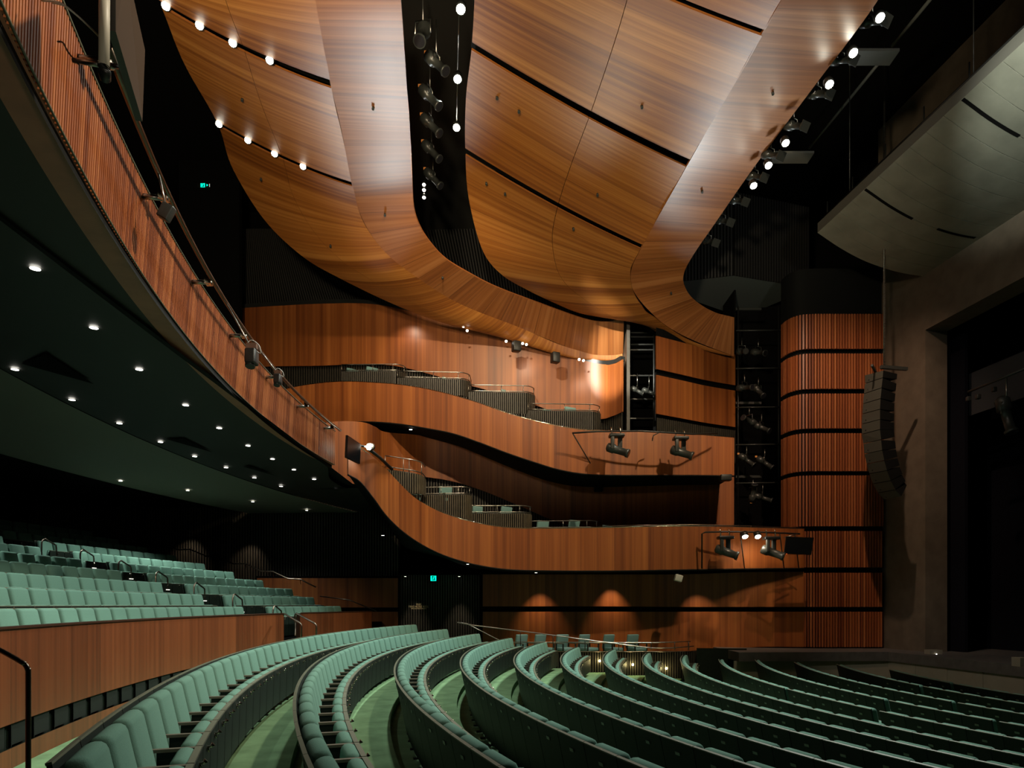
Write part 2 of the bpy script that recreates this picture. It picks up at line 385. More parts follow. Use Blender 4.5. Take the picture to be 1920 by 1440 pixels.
# curved timber parapet behind the first curved row, with vents and kick board
PAR_T, PAR_B, VENT_B, KICK_B = EYE-.235, EYE-1.165, EYE-1.40, EYE-1.60
PR = 35.67
g0, g1 = phi_at_x(532, PR), phi_at_x(562, PR); pend = phi_at_x(697, PR)
def arc_pts(R, z, p0, p1, n): return [radial(p0+(p1-p0)*i/n, R, z) for i in range(n+1)]
def parapet(name, p0, p1, label):
    t = empty(name, radial((p0+p1)/2, PR, floor_z[1]), 0, label, 'parapet')
    n = max(3, int((p1-p0)*40))
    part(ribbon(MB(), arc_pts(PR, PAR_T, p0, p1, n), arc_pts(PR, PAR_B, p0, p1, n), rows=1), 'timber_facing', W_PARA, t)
    mb = MB()
    for a, b in zip(arc_pts(PR, 0, p0, p1, n*3), arc_pts(PR, 0, p0, p1, n*3)[1:]):
        for (R0, R1_, z0, z1) in ((PR-.02, PR+.10, PAR_T, PAR_T+.022),):
            ca = Vector((CX, CY, 0)); da, db = (a-ca).normalized(), (b-ca).normalized()
            da.z = db.z = 0
            p = [ca+da*R0, ca+db*R0, ca+db*R1_, ca+da*R1_]
            mb.quad([q+Vector((0,0,z1)) for q in p]); mb.quad([p[0]+Vector((0,0,z0)), p[1]+Vector((0,0,z0)), p[1]+Vector((0,0,z1)), p[0]+Vector((0,0,z1))])
    part(mb, 'top_rail', W_PARA, t)
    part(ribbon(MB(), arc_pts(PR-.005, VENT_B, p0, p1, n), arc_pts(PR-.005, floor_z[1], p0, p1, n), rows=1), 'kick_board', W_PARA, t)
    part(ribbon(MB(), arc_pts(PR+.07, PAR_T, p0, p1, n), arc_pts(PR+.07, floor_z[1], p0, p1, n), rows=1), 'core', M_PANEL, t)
    v = MB(); d = .52/PR; p = p0+d/2
    while p+d < p1:
        a, b = p+.04/PR, p+.40/PR
        for r0, zz in ((PR+.03, .012),):
            v.quad([radial(a, r0, PAR_B-zz), radial(b, r0, PAR_B-zz), radial(b, r0, VENT_B+zz), radial(a, r0, VENT_B+zz)])
        v.quad([radial(p, PR+.02, PAR_B), radial(p+.012/PR, PR+.02, PAR_B), radial(p+.012/PR, PR+.02, VENT_B), radial(p, PR+.02, VENT_B)])
        p += d
    part(v, 'vent_panels', plain('vent_grille', (.012,.015,.013), .7, spec=.15), t)
    for ph in (p0, p1):
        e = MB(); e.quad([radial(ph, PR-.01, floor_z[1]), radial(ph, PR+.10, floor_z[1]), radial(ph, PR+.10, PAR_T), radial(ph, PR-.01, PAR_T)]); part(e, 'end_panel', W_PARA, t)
parapet('timber_parapet', -.62, g0, 'long curved red-brown timber parapet behind the nearest curved row of seats')
parapet('timber_parapet', g1, pend, 'short timber parapet piece to the right of the aisle gap with two handrails')

# rear stalls block: steep black stepped floor behind the parapet
BR = {k: (36.62+1.117*(k-1), -.05+.31*(k-1)) for k in range(1, 12)}     # cap radius, cap height against the eye
bz = {k: EYE+BR[k][1]-CAP for k in BR}
m = MB()
for k in BR:
    Ri = BR[k][0]-.95 if k > 1 else PR+.08; Ro = BR[k][0]+.167
    ring(m, Ro, Ri, bz[k], bz[k], -.5, .33, 60, ymax=27.4); ring(m, Ri, Ri, bz[k], bz[k-1] if k > 1 else floor_z[1], -.5, .33, 60, ymax=27.4)
tag(m.build('stepped_floor', M_SHADOW), kind='structure')

# ------------------------------------------------------------------ lower side wall (house left)
def wallpiece(name, pts, label, mat, joints=None, cat='wall panel', t=.04, backing=True):
    """pts: (px, py_top, py_bottom, d) along the wall"""
    A = [P(x, a, d) for x, a, b, d in pts]; B = [P(x, b, d) for x, a, b, d in pts]
    o = ribbon(MB(), A, B, rows=2, per=8).build(name, mat); thick(o, t, 0); return tag(o, label, cat)
YW = 26.2
low = [(905,1077,1137,26.6),(1000,1077,1137,26.4),(1150,1077,1137,26.2),(1280,1077,1138,26.0),(1400,1073,1138,25.3),(1507,1072,1138,24.95)]
low2 = [(x, 1147, y2, d) for (x, a, b, d), y2 in zip(low, (1232,1232,1230,1228,1214,1213))]
wallpiece('timber_wall_panel', low, 'upper strip of the dark timber side wall under the lower box tier', W_WALL)
wallpiece('timber_wall_panel', low2, 'lower strip of the timber side wall behind the six loose chairs', W_WALL)
# dark line between the strips
m = ribbon(MB(), [P(x, 1060, d+.12) for x, a, b, d in low], [P(x, 1240, d+.12) for x, a, b, d in low], rows=1); struct(m, 'trim_1', M_SHADOW)
# rear end of that wall, beyond the doorway
for (a, b, lab) in ((1084,1139,'upper strip of the dark timber wall left of the black slatted doorway'),(1147,1210,'lower strip of the dark timber wall left of the black slatted doorway')):
    wallpiece('timber_wall_panel', [(482,a,b,27.4),(600,a,b,27.4),(746,a,b,27.4)], lab, W_WALL)
struct(ribbon(MB(), W3([(478,1080,27.55),(749,1080,27.55)]), W3([(478,1230,27.55),(749,1230,27.55)]), rows=1), 'trim_2', M_SHADOW)

def slatwall(name, A, B, mat, bmat, label, cat, pitch=.1, wd=.055, dep=.05, kind=None, t0=0, t1=None, grp=None):
    o = ribbon(MB(), A, B, rows=1, per=10, t0=t0, t1=t1).build(name, bmat); thick(o, .03, 0)
    s = slats(MB(), A, B, pitch, wd, dep, TO_ROOM, t0, t1)
    if label: tag(o, label, cat, grp)
    if kind: tag(o, kind=kind)
    sub(s, 'battens', mat, o); return o
slatwall('slatted_wall', W3([(746,1078,27.9),(905,1078,27.9)]), W3([(746,1235,27.9),(905,1235,27.9)]), M_DSLAT, M_SHADOW,
         'black slatted wall of the exit lobby under the green exit sign', 'wall panel')
slatwall('slatted_wall', W3([(60,930,28.2),(330,930,28.2),(750,930,28.2)]), W3([(60,1120,28.2),(330,1120,28.2),(750,1083,28.2)]), M_DSLAT, M_SHADOW,
         'black slatted side wall above the sloping handrail of the rear stalls', 'wall panel', pitch=.11)
# lobby side return at the right
struct(MB().box(P(905,1150,27.2)+Vector((-.04,0,.2)), (.05, 1.3, 3.4)), 'wall_lobby', M_SHADOW)

# ------------------------------------------------------------------ stage-side column of red battens
colx = [(1467,25.85),(1480,25.35),(1500,25.0),(1530,24.9),(1590,24.9),(1657,24.9)]
bands = [(590,655),(664,730),(739,804),(813,884),(892,987)]
def colz(py): return EYE+(HZ-py)/F*24.9
RWHO = ['topmost','second from the top','third from the top','fourth from the top','fifth from the top']
COLT = empty('battened_column', P(1560,1213,24.9), 0, 'red timber battened wall column beside the concrete proscenium', 'wall column')
def colcurve(z, xs=colx): return [Vector(((x-CXP)/F*d, d, z)) for x, d in xs]
for (a, b) in bands:
    o = part(ribbon(MB(), colcurve(colz(a)), colcurve(colz(b)), rows=1, per=10), 'backing_panel', M_DBROWN, COLT)
    sub(slats(MB(), colcurve(colz(a)), colcurve(colz(b)), .10, .058, .07, TO_ROOM), 'battens', W_SLAT, o)
lowx = [(1506,24.95),(1540,24.9),(1600,24.9),(1657,24.9)]
for (a, b) in ((996,1064),(1074,1138),(1147,1213)):
    o = part(ribbon(MB(), colcurve(colz(a), lowx), colcurve(colz(b), lowx), rows=1, per=10), 'backing_panel', M_DBROWN, COLT)
    sub(slats(MB(), colcurve(colz(a), lowx), colcurve(colz(b), lowx), .10, .058, .07, TO_ROOM), 'battens', W_SLAT, o)
deep = lambda z, o=.14, xs=colx: [p+Vector((0, o, 0)) for p in colcurve(z, xs)]
part(ribbon(MB(), deep(colz(500)), deep(colz(990)), rows=1, per=8), 'dark_core', M_BLACK, COLT)
part(ribbon(MB(), deep(colz(990), .14, lowx), deep(colz(1218), .14, lowx), rows=1, per=8), 'dark_core', M_BLACK, COLT)

# ------------------------------------------------------------------ proscenium, stage and pit rail
PD = Vector((-.139, 1, 0)).normalized()           # direction along the proscenium (towards house left)
PN = Vector((-1, -.139, 0)).normalized()          # towards the audience
PC = P(1657,1218,25.0)                            # corner of the concrete wall with the battens
def pros(t, z, off=0.0): return Vector((PC.x, PC.y, z))-PD*t+PN*off
tj = 2.06; STG = EYE-1.56
def slab(mb, t0, t1, z0, z1, th=.8):
    a, b = pros(t0, 0), pros(t1, 0)
    c = (a+b)/2-PN*th/2; c.z = (z0+z1)/2
    R = Matrix((PD, -PN, Vector((0,0,1)))).transposed()
    mb.box(c, (abs(t1-t0), th, z1-z0), R)
m = MB(); slab(m, -.3, tj, STG, 20); slab(m, tj, 24, EYE+9.1, 20); slab(m, 20, 26, STG, EYE+9.1)
struct(m, 'wall_proscenium', M_CONC)
m = MB(); slab(m, tj, 20.0, EYE+7.6, EYE+9.1, .3); 
R_P = Matrix((PD, -PN, Vector((0,0,1)))).transposed()
o = MB(); c = pros(9, EYE+7.0, -1.6); o.box(c, (15, .06, 1.4), R_P)
tag(o.build('grey_border_cloth', plain('grey_border', (.045,.045,.05), .9)), 'dark grey border cloth hanging inside the proscenium opening', 'border cloth')
m = MB()
for i in range(40):
    c = pros(tj+.2+i*.5, 0, -7.5); c.z = (STG+EYE+9)/2; m.tube([Vector((c.x,c.y,STG+.02)), Vector((c.x,c.y,EYE+9.4))], .27, 8, caps=False)
tag(m.build('black_stage_drape', M_DRAPE), 'pleated black drape closing the back of the stage', 'drape')
m = MB()
for (t, off) in ((tj+.05, -1.2),(tj+.05, -3.5)):
    c = pros(t-.5, 0, off); c.z = (STG+EYE+9)/2; m.box(c, (1.6, .12, EYE+9-STG), R_P)
tag(m.build('black_leg_drape', M_DRAPE), 'tall black leg drapes just inside the left edge of the proscenium', 'drape')
# stage deck, apron edge
SE0 = P(1664,1222,22.9); SE0.z = STG
A0 = Vector((12.45, 22.95, STG)); A1 = A0-PD*26
m = MB(); back = -PN*12
p = [P(1310,1216,24.2), P(1395,1220,23.6), A0, A1, A1+back, A0+back+PD*3, Vector((16, 28, 0)), Vector((6.3, 28, 0))]
p = [Vector((A0.x-5.0, A0.y-.2, 0)), A0.copy(), A1.copy(), A1+back, A0+back+PD*6, Vector((A0.x-5.0, 28.5, 0))]
top = [Vector((q.x, q.y, STG)) for q in p]; bot = [Vector((q.x, q.y, STG-.30)) for q in p]
m.quad(list(reversed(top)) if False else top)
for i in range(len(p)):
    j = (i+1) % len(p); m.quad([top[i], top[j], bot[j], bot[i]])
m.quad(list(reversed(bot)))
struct(m, 'floor_stage', M_STAGE)
m = MB()
q0 = Vector((A0.x-5.2, A0.y-.05, 0)); 
seg = [(q0+Vector((.1,.06,0)), A0+Vector((.06,.10,0))), (A0+Vector((.06,.10,0)), A1+Vector((.06,0,0)))]
zt, zb = STG-.30, -.30
TP = empty('taupe_pit_panelling', (A0.x, A0.y, -.3), 0, 'taupe panelling running under the black edge of the stage', 'panelling')
for (a, b) in seg:
    L = (b-a).length; n = max(1, int(L/1.25)); dr = (b-a).normalized()
    for i in range(n):
        u0 = a+dr*(L*i/n+.008); u1 = a+dr*(L*(i+1)/n-.008); mb = MB()
        off = Vector((-dr.y, dr.x, 0))*.04
        c = (u0+u1)/2; mb.box((c.x, c.y, (zt+zb)/2), ((u1-u0).length, .05, zt-zb), Matrix.Rotation(math.atan2(dr.y, dr.x), 3, 'Z'))
        part(mb, 'panel', M_TAUPE, TP)
struct(MB().box((A0.x-2.4, A0.y+1.6, -.1), (5.0, .3, 2.2)), 'trim_3', M_SHADOW)
# flat dark wall between platform and stage
struct(ribbon(MB(), W3([(1306,1215,23.9),(1400,1216,23.9)]), W3([(1306,1330,23.9),(1400,1330,23.9)]), rows=1), 'trim_4', M_PANEL)

# ------------------------------------------------------------------ side platform with loose chairs
PZ = EYE-1.60; CZ = EYE-2.03
pl = [(880,24.1),(960,23.75),(1040,23.7),(1150,23.7),(1260,23.7),(1295,23.85),(1307,24.3)]
A = [Vector(((x-CXP)/F*d, d, PZ)) for x, d in pl]; B = [Vector((a.x, a.y, 0)) for a in A]
PLT = empty('side_platform', (A[3].x, A[3].y, 0), 0, 'low black slatted platform carrying the six loose chairs', 'platform')
o = part(ribbon(MB(), A, B, rows=1, per=8), 'front', M_SHADOW, PLT); sub(slats(MB(), A, B, .085, .045, .04, TO_ROOM), 'battens', M_DSLAT, o)
m = MB()
for a, b in zip(A[:-1], A[1:]): m.quad([a+Vector((0,.1,-.43)), b+Vector((0,.1,-.43)), Vector((b.x, 26.6, CZ)), Vector((a.x, 26.6, CZ))])
part(m, 'deck', M_CARPET, PLT)
part(MB().tube([a+Vector((0,-.04,.0)) for a in A], .02, 6), 'edge_strip', M_BRONZE, PLT)
for i, (x, y) in enumerate(((1124,1239),(1186,1246),(1249,1253))):
    c = P(x, y, 23.63); o = MB().disc(c+Vector((0,-.045,0)), .035, (0,-1,0)).build('step_light', E_STEP, origin=c)
    tag(o, 'glowing yellow step light, %s on the black slatted platform front' % ('leftmost','middle','rightmost')[i], 'light', 'step lights on the platform')
    d = bpy.data.lights.new('step_lamp', 'POINT'); d.energy = 5.0; d.color = (1,.82,.35); d.shadow_soft_size = .04
    q = bpy.data.objects.new('step_lamp', d); COL.objects.link(q); q.location = c+Vector((0,-.16,0))

# ================================================================== CEILING SHELLS
def dceil(py, k=1.0):
    """distance of the ceiling seen at image row py: nearly level overhead, curving down into the side wall"""
    T = [(-250,12.9),(-130,13.6),(0,15.2),(80,16.5),(160,18.0),(240,19.6),(330,21.5),(400,22.8),(450,23.6),(480,24.1),(520,24.9),(560,25.7),(600,26.3),(640,26.8),(700,27.2)]
    for (a, da), (b, db) in zip(T[:-1], T[1:]):
        if py <= b:
            u = (py-a)/(b-a); return (da+(db-da)*u)*k
    return T[-1][1]*k
def CP(x, y, k=1.0): return P(x, y, dceil(y, k))
def ramp(y, T):
    for (a, ka), (b, kb) in zip(T[:-1], T[1:]):
        if y <= b: return ka+(kb-ka)*max(0, (y-a))/(b-a)
    return T[-1][1]
KL1 = [(-300,1.0),(800,1.0)]
KA = [(-300,.97),(520,.97),(660,1.0),(800,1.0)]             # joint between the left shell and its band
KA2 = [(-300,.955),(420,.955),(560,.975),(600,.99),(800,1)]  # free edge of that band
KM = [(-300,.975),(510,.975),(600,.985),(700,.985)]          # free edge of the middle shell
KB = [(-300,.93),(480,.93),(578,.955),(668,.995),(800,1)]     # joint between middle shell and stage-side band
KB2 = [(-300,.985),(330,.985),(450,.965),(540,.965),(595,1.0),(800,1)]
SHELLS = {}
def shell(name, pairs, kL, kR, cuts, bulge, mat, label, seam=None, nper=7):
    A = [CP(*a, ramp(a[1], kL)) for a, b in pairs]; B = [CP(*b, ramp(b[1], kR)) for a, b in pairs]
    c = A[len(A)//2].lerp(B[len(B)//2], .5)
    t = empty(name, c, 0, label, 'ceiling panel')
    edges = [0.0]+[q for c_ in cuts for q in c_]+[float(len(pairs)-1)]
    vs = [(0.0, 1.0)] if seam is None else [(0.0, seam-.0012), (seam+.0012, 1.0)]
    for i in range(0, len(edges), 2):
        for (v0, v1) in vs:
            o = part(ribbon(MB(), A, B, edges[i], edges[i+1], rows=9, per=nper, bulge=bulge, v0=v0, v1=v1), 'panel', mat, t); thick(o, .05, 0)
    for i, (a, b) in enumerate(cuts):
        Au = [p+Vector((0,0,.22)) for p in A]; Bu = [p+Vector((0,0,.22)) for p in B]
        part(ribbon(MB(), Au, Bu, a-.12, b+.12, cols=3, rows=14, bulge=bulge), 'slot_backing', M_BLACK, t)
    if seam is not None:
        Au = [p+Vector((0,0,.04)) for p in A]; Bu = [p+Vector((0,0,.04)) for p in B]
        for i in range(0, len(edges), 2): part(ribbon(MB(), Au, Bu, edges[i], edges[i+1], rows=2, per=nper, bulge=bulge, v0=seam-.006, v1=seam+.006), 'seam_backing', M_BLACK, t)
    return t, (lambda tt, v: cr(A, tt).lerp(cr(B, tt), v)+Vector((0,0,-1))*bulge*4*v*(1-v))
def on_shell(S, tt, px):
    """point of a shell at curve position tt seen in image column px"""
    lo, hi = 0.0, 1.0
    for _ in range(30):
        m_ = (lo+hi)/2; q = proj(S(tt, m_))
        if q[0] < px: lo = m_
        else: hi = m_
    return S(tt, lo)
# shell 1 (left)
S1 = [((225,-230),(575,-110)),((262,-60),(600,20)),((300,4),(620,157)),((346,118),(641,250)),((409,231),(661,345)),((437,315),(676,403)),((497,412),(700,445)),
      ((568,480),(733,482)),((642,523),(783,520)),((740,570),(840,557)),((827,603),(890,581)),((940,632),(973,613)),((1067,668),(1070,653)),((1167,674),(1167,664))]
t1, FS1 = shell('ceiling_shell', S1, KL1, KA, [(1.92,2.06),(3.94,4.05)], .14, W_CEIL,
      'large curved timber ceiling shell at upper left with eight bright lamps in its two slots', .46)
BA = [((575,-110),(745,-110)),((592,0),(752,0)),((606,80),(758,85)),((620,157),(763,165)),((640,240),(769,245)),((660,345),(773,335)),((673,393),(777,390)),((697,440),(788,424)),((733,482),(808,455)),
      ((783,520),(838,486)),((840,557),(890,517)),((890,581),(930,537)),((973,613),(990,560)),((1070,653),(1080,592)),((1117,668),(1120,602)),((1150,668),(1150,601)),((1168,662),(1170,592))]
tA, FA = shell('ceiling_band', BA, KA, KA2, [], .0, W_BAND,
      'narrow timber ceiling band left of the black lighting slot, curving down into the side wall')
S2 = [((905,-240),(1465,-3)),((900,-175),(1432,60)),((893,-60),(1375,160)),((885,84),(1290,304)),((874,185),(1240,395)),((873,283),(1203,462)),((880,375),(1184,498)),((905,468),(1182,520)),
      ((940,513),(1185,538)),((990,543),(1192,556)),((1040,567),(1204,574)),((1087,586),(1213,586)),((1130,592),(1232,598)),((1172,586),(1285,634)),((1232,622),(1376,668))]
t2, FS2 = shell('ceiling_shell', S2, KM, KB, [(.93,1.06),(2.945,3.065),(4.93,5.065)], .12, W_CEIL, 'large curved timber ceiling shell in the middle, crossed by long black slots', .5)
BB = [((1505,-80),(1700,-90)),((1463,0),(1643,2)),((1430,57),(1593,72)),((1380,148),(1530,155)),((1323,247),(1450,262)),((1280,323),(1397,335)),((1227,417),(1335,425)),((1203,462),(1312,458)),((1187,494),(1294,486)),
      ((1182,520),(1283,508)),((1189,547),(1281,528)),((1213,578),(1293,553)),((1250,611),(1315,572)),((1300,638),(1342,586)),((1376,668),(1376,595))]
tB, FB = shell('ceiling_band', BB, KB, KB2, [], .0, W_BAND,
      'wide pale timber ceiling band on the stage side, curling under itself at its lower end')
# sprinkler heads
for i, (F_, tt, px) in enumerate(((FS1,3.1,455),(FS1,4.9,490),(FS1,6.4,620),(FA,3.5,700),(FA,6.2,722),(FA,9.4,830),(FS2,3.6,932),(FS2,3.6,973),(FS2,5.4,912),(FS2,5.4,947),(FS2,4.3,1120),(FS2,5.4,1075),(FS2,2.6,1203),(FB,3.2,1448),(FB,5.3,1316),(FB,10.5,1258))):
    c = on_shell(F_, tt, px); o = MB().cyl(c+Vector((0,-.02,-.02)), c+Vector((0,-.05,-.10)), .035, 8).build('sprinkler_head', M_FIXG)
    tag(o, 'tiny sprinkler head dotted on the timber ceiling, %s counted from the left' % nth(i+1), 'sprinkler', 'sprinkler heads on the ceiling')
# lower continuation of the band as wall: three strips
wr = [(1230,25.4),(1275,26.0),(1325,26.7),(1378,27.3)]
def wz(py, d): return EYE+(HZ-py)/F*d
for (ya, yb, n) in ((630,692,'top'),(703,776,'middle'),(1000,1000,'')):
    if ya == yb: continue
    za, zb = wz(ya, 25.4), wz(yb, 25.4)
    A = [Vector(((x-CXP)/F*d, d, za)) for x, d in wr]; B = [Vector((a.x, a.y, zb)) for a in A]
    o = ribbon(MB(), A, B, rows=1, per=8).build('timber_wall_panel', W_WALL); thick(o, .05, 0)
    tag(o, 'timber wall strip between black joints right of the dark rack recess, %s of the two' % ('upper' if n == 'top' else 'lower'), 'wall panel')
A = [Vector(((x-CXP)/F*(d+.2), d+.2, wz(610, 25.4))) for x, d in wr]; B = [Vector((a.x, a.y, wz(830, 25.4))) for a in A]
struct(ribbon(MB(), A, B, rows=1, per=6), 'trim_5', M_SHADOW)
slatwall('slatted_wall', [Vector(((x-CXP)/F*(d+.1), d+.1, wz(782, 25.4))) for x, d in wr], [Vector(((x-CXP)/F*(d+.1), d+.1, wz(850, 25.4))) for x, d in wr], M_DSLAT, M_SHADOW,
         'black slatted wall base above the right end of the upper box front', 'wall panel')
# vertical end of the band at the recess, recess box, rack
struct(MB().box(P(1174,700,26.6)+Vector((0,.2,0)), (.12, 1.4, 5.6)), 'trim_6', M_DSLAT)
struct(MB().box(P(1203,715,28.4), (1.8, .1, 6)), 'trim_7', M_SHADOW)
rk = empty('equipment_rack', P(1203,800,27.0), 0, 'black open equipment rack with shelves in the tall wall recess', 'rack')
for x in (1180, 1226): part(MB().cyl(P(x,622,26.9), P(x,800,26.9), .035), 'upright', M_FIX, rk)
for y in (626,634,648,658,706,750,786): part(MB().box(P(1203,y,27.0), (.95,.25,.05)), 'shelf', M_FIX, rk)

# the wide wall behind the upper boxes
uw = [(455,578,690,29.2),(520,574,687,29.0),(600,570,686,28.6),(690,570,683,28.0),(760,582,690,27.7),(870,612,720,27.4),(960,640,745,27.2),(1050,664,775,27.1),(1120,682,786,26.9),(1150,682,780,26.4),(1168,674,772,25.9)]
o = ribbon(MB(), [P(x,a,d) for x,a,b,d in uw], [P(x,b,d) for x,a,b,d in uw], rows=4, per=8).build('timber_wall_panel', W_WALL); thick(o, .05, 0)
tag(o, 'long curved timber wall behind the upper boxes, below the track of small lamps', 'wall panel')
o = ribbon(MB(), [P(x,a-6,d+.1) for x,a,b,d in uw], [P(x,a+2,d+.1) for x,a,b,d in uw], rows=1, per=8).build('trim_8', M_FIX); thick(o, .2, 0); tag(o, kind='structure')
slatwall('slatted_wall', [P(x,b-4,d+.25) for x,a,b,d in uw], [P(x,b+70,d+.25) for x,a,b,d in uw], M_DSLAT, M_SHADOW,
         'black slatted wall base behind the stepped upper boxes', 'wall panel', pitch=.11)
slatwall('slatted_wall', W3([(430,430,29.8),(640,430,29.6),(1170,430,28.8)]), W3([(430,600,29.8),(700,600,29.6),(1170,700,28.8)]), plain('very_dark_slat', (.014,.013,.011), .6), M_SHADOW,
         'black slatted wall high up between the ceiling shells', 'wall panel', pitch=.11)
# dark folded bulkhead right of the stage-side band
def bk(x, y): return P(x, y, 12.63*F/(HZ-y))
bp = [bk(1278,528), bk(1376,517), bk(1517,540), bk(1470,562), bk(1432,578), bk(1376,590), bk(1290,560)]
t = empty('grey_bulkhead', bp[1], 0, 'grey underside of a dark folded bulkhead beside the curled ceiling band', 'bulkhead')
m = MB(); m.quad(bp); part(m, 'underside', plain('bulkhead_grey', (.13,.15,.145), .7), t)
for (a_, b_) in ((bp[0], bp[1]), (bp[1], bp[2])):
    A_ = [a_+Vector((0,0,3.2)), b_+Vector((0,0,3.2))]; o = part(ribbon(MB(), A_, [a_, b_], rows=1, cols=2), 'face', M_SHADOW, t); sub(slats(MB(), A_, [a_, b_], .12, .06, .04, TO_ROOM), 'battens', plain('bulkhead_slat', (.010,.010,.010), .7), o)

# ================================================================== BALCONY
BT = (30.6, 15.7, 35.7, EYE+4.8); BBt = (27.75, 15.3, 32.9, EYE+3.87)
def circ(c, y, off=0.0, z=None):
    cx, cy, R, zz = c; R += off; y = max(cy-R*.999, y)
    return Vector((cx-math.sqrt(max(R*R-(y-cy)**2, 0)), y, zz if z is None else z))
ys = [-3,-1,0.5,2,4,6,8,10,12,14,16,17.8,19.2]
bal = empty('balcony', circ(BBt, 10, z=EYE+3.7), 0, 'long sweeping balcony front of fine red-brown timber battens with a plain soffit strip', 'balcony')
A = [circ(BT, y) for y in ys]; B = [circ(BBt, y) for y in ys]
o = part(ribbon(MB(), [p+Vector((-.03,0,0)) for p in A], [p+Vector((-.03,0,0)) for p in B], rows=1, per=8), 'backing_panel', M_DBROWN, bal)
sub(slats(MB(), A, B, .056, .031, .038, lambda p: Vector((1,0,0))), 'battens', W_SLAT, o)
part(MB().tube([a+Vector((.03,0,0)) for a in [cr(B, i/6) for i in range(6*(len(B)-1)+1)]], .010, 5), 'bottom_trim', M_CAP, bal)
inn = [Vector((circ(BBt, y).x-w_, circ(BBt, y).y, EYE+3.86)) for y, w_ in zip(ys, [.31,.31,.31,.31,.31,.31,.31,.31,.30,.28,.26,.24,.22])]
part(ribbon(MB(), B, inn, rows=1, per=8), 'soffit_strip', W_SOFT, bal)
part(MB().tube([a+Vector((.04,0,.01)) for a in [cr(A, i/6) for i in range(6*(len(A)-1)+1)]], .012, 5), 'top_trim', M_CAP, bal)
tmpA = [p+Vector((-.06,0,0)) for p in A]; tmpB = [Vector((p.x-1.6, p.y, p.z+.02)) for p in tmpA]
part(ribbon(MB(), tmpA, [Vector((p.x-.0, p.y, EYE+3.78)) for p in tmpA], rows=1, per=4), 'inner_face', M_BLACK, bal)
# soffit under the balcony
m = MB()
def at_y(R, y, z): return Vector((CX-math.sqrt(max(R*R-(y-CY)**2, 0)), y, z))
m = MB(); ring(m, 35.2, 38.1, EYE+3.82, EYE+3.79, .20, .62, 40, ymax=29.5); part(m, 'soffit_panel', M_SOFFIT, bal)  # extra ring added to stop lamp light passing under the balcony end
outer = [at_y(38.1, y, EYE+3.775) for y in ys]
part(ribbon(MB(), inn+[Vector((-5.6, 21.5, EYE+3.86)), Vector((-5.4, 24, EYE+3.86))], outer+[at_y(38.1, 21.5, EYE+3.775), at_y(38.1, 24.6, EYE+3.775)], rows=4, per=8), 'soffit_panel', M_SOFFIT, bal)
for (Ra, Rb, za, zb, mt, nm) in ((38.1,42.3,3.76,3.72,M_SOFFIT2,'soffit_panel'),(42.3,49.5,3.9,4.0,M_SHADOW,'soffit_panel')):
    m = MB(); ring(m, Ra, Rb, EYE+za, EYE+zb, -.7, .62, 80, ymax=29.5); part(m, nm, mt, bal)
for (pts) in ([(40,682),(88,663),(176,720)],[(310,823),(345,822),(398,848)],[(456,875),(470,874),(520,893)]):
    m = MB(); q = [P(x,y,3.77*F/(HZ-y)) for x,y in pts]; m.quad(q); part(m, 'recess', M_SHADOW, bal)  # flat black wedges painted for dark shadow shapes; nothing is cut out
dl = [(66,504),(176,615),(261,693),(348,760),(411,803),(465,836),(511,861),(551,881),(589,899),(630,921),(28,693),(135,750),(224,794),(301,829),(365,856),(424,877),(477,896),(527,912),(226,902),(352,920),(474,941),(575,957)]
ORD = {0:'front',1:'middle',2:'rear'}
for i, (x, y) in enumerate(dl):
    r, j = (0, i+1) if i < 10 else ((1, i-9) if i < 18 else (2, i-17))
    z = 3.82 if r < 1 else (3.76 if r < 2 else 3.70)
    c = P(x, y, z*F/(HZ-y)); 
    o = MB().disc(c, .055 if r < 2 else .05, (0,0,-1)).build('downlight', E_DOWN, origin=c)
    tag(o, 'small round downlight in the dark balcony soffit, %s from the left in the %s row' % (nth(j), ORD[r]), 'downlight', 'balcony soffit downlights')
    if i in (0,1,2,4,6,8,10,11,13,15,17,18,19,20): spot(c+Vector((0,0,-.03)), (c.x+(.3 if r == 2 else 0), c.y, 0), (105,150,300)[r], (95,100,120)[r], .9, (.93,1,.93), .05)
# sloping stalls of the circle above the balcony: dark
m = MB(); m.quad([Vector((-5,-3,EYE+3.8)), Vector((-5,24,EYE+3.8)), Vector((-20,30,EYE+9)), Vector((-20,-3,EYE+9))]); struct(m, 'floor_circle', M_BLACK)
# lighting rail carried off the balcony front
rail = empty('lighting_rail', circ(BT, 12, -.5, EYE+4.75), 0, 'long bronze lighting rail carried on arms in front of the balcony', 'rail')
part(MB().tube([circ((30.6,15.7,35.42,0), y, 0, EYE+4.75) for y in [5.9+i*.5 for i in range(27)]], .032, 8), 'rail_tube', M_BRONZE, rail)
for y in (5.9, 7.9, 10.0, 12.0, 14.2, 16.3, 18.3):
    a = circ(BT, y, .02, EYE+4.66); b = circ((30.6,15.7,35.42,0), y+.12, 0, EYE+4.70)
    o = part(MB().cyl(a, b, .032), 'bracket_arm', M_STEEL, rail)
    sub(MB().box(a.lerp(b,.85)+Vector((0,0,.03)), (.09,.1,.12)), 'clamp', M_CHROME, o)

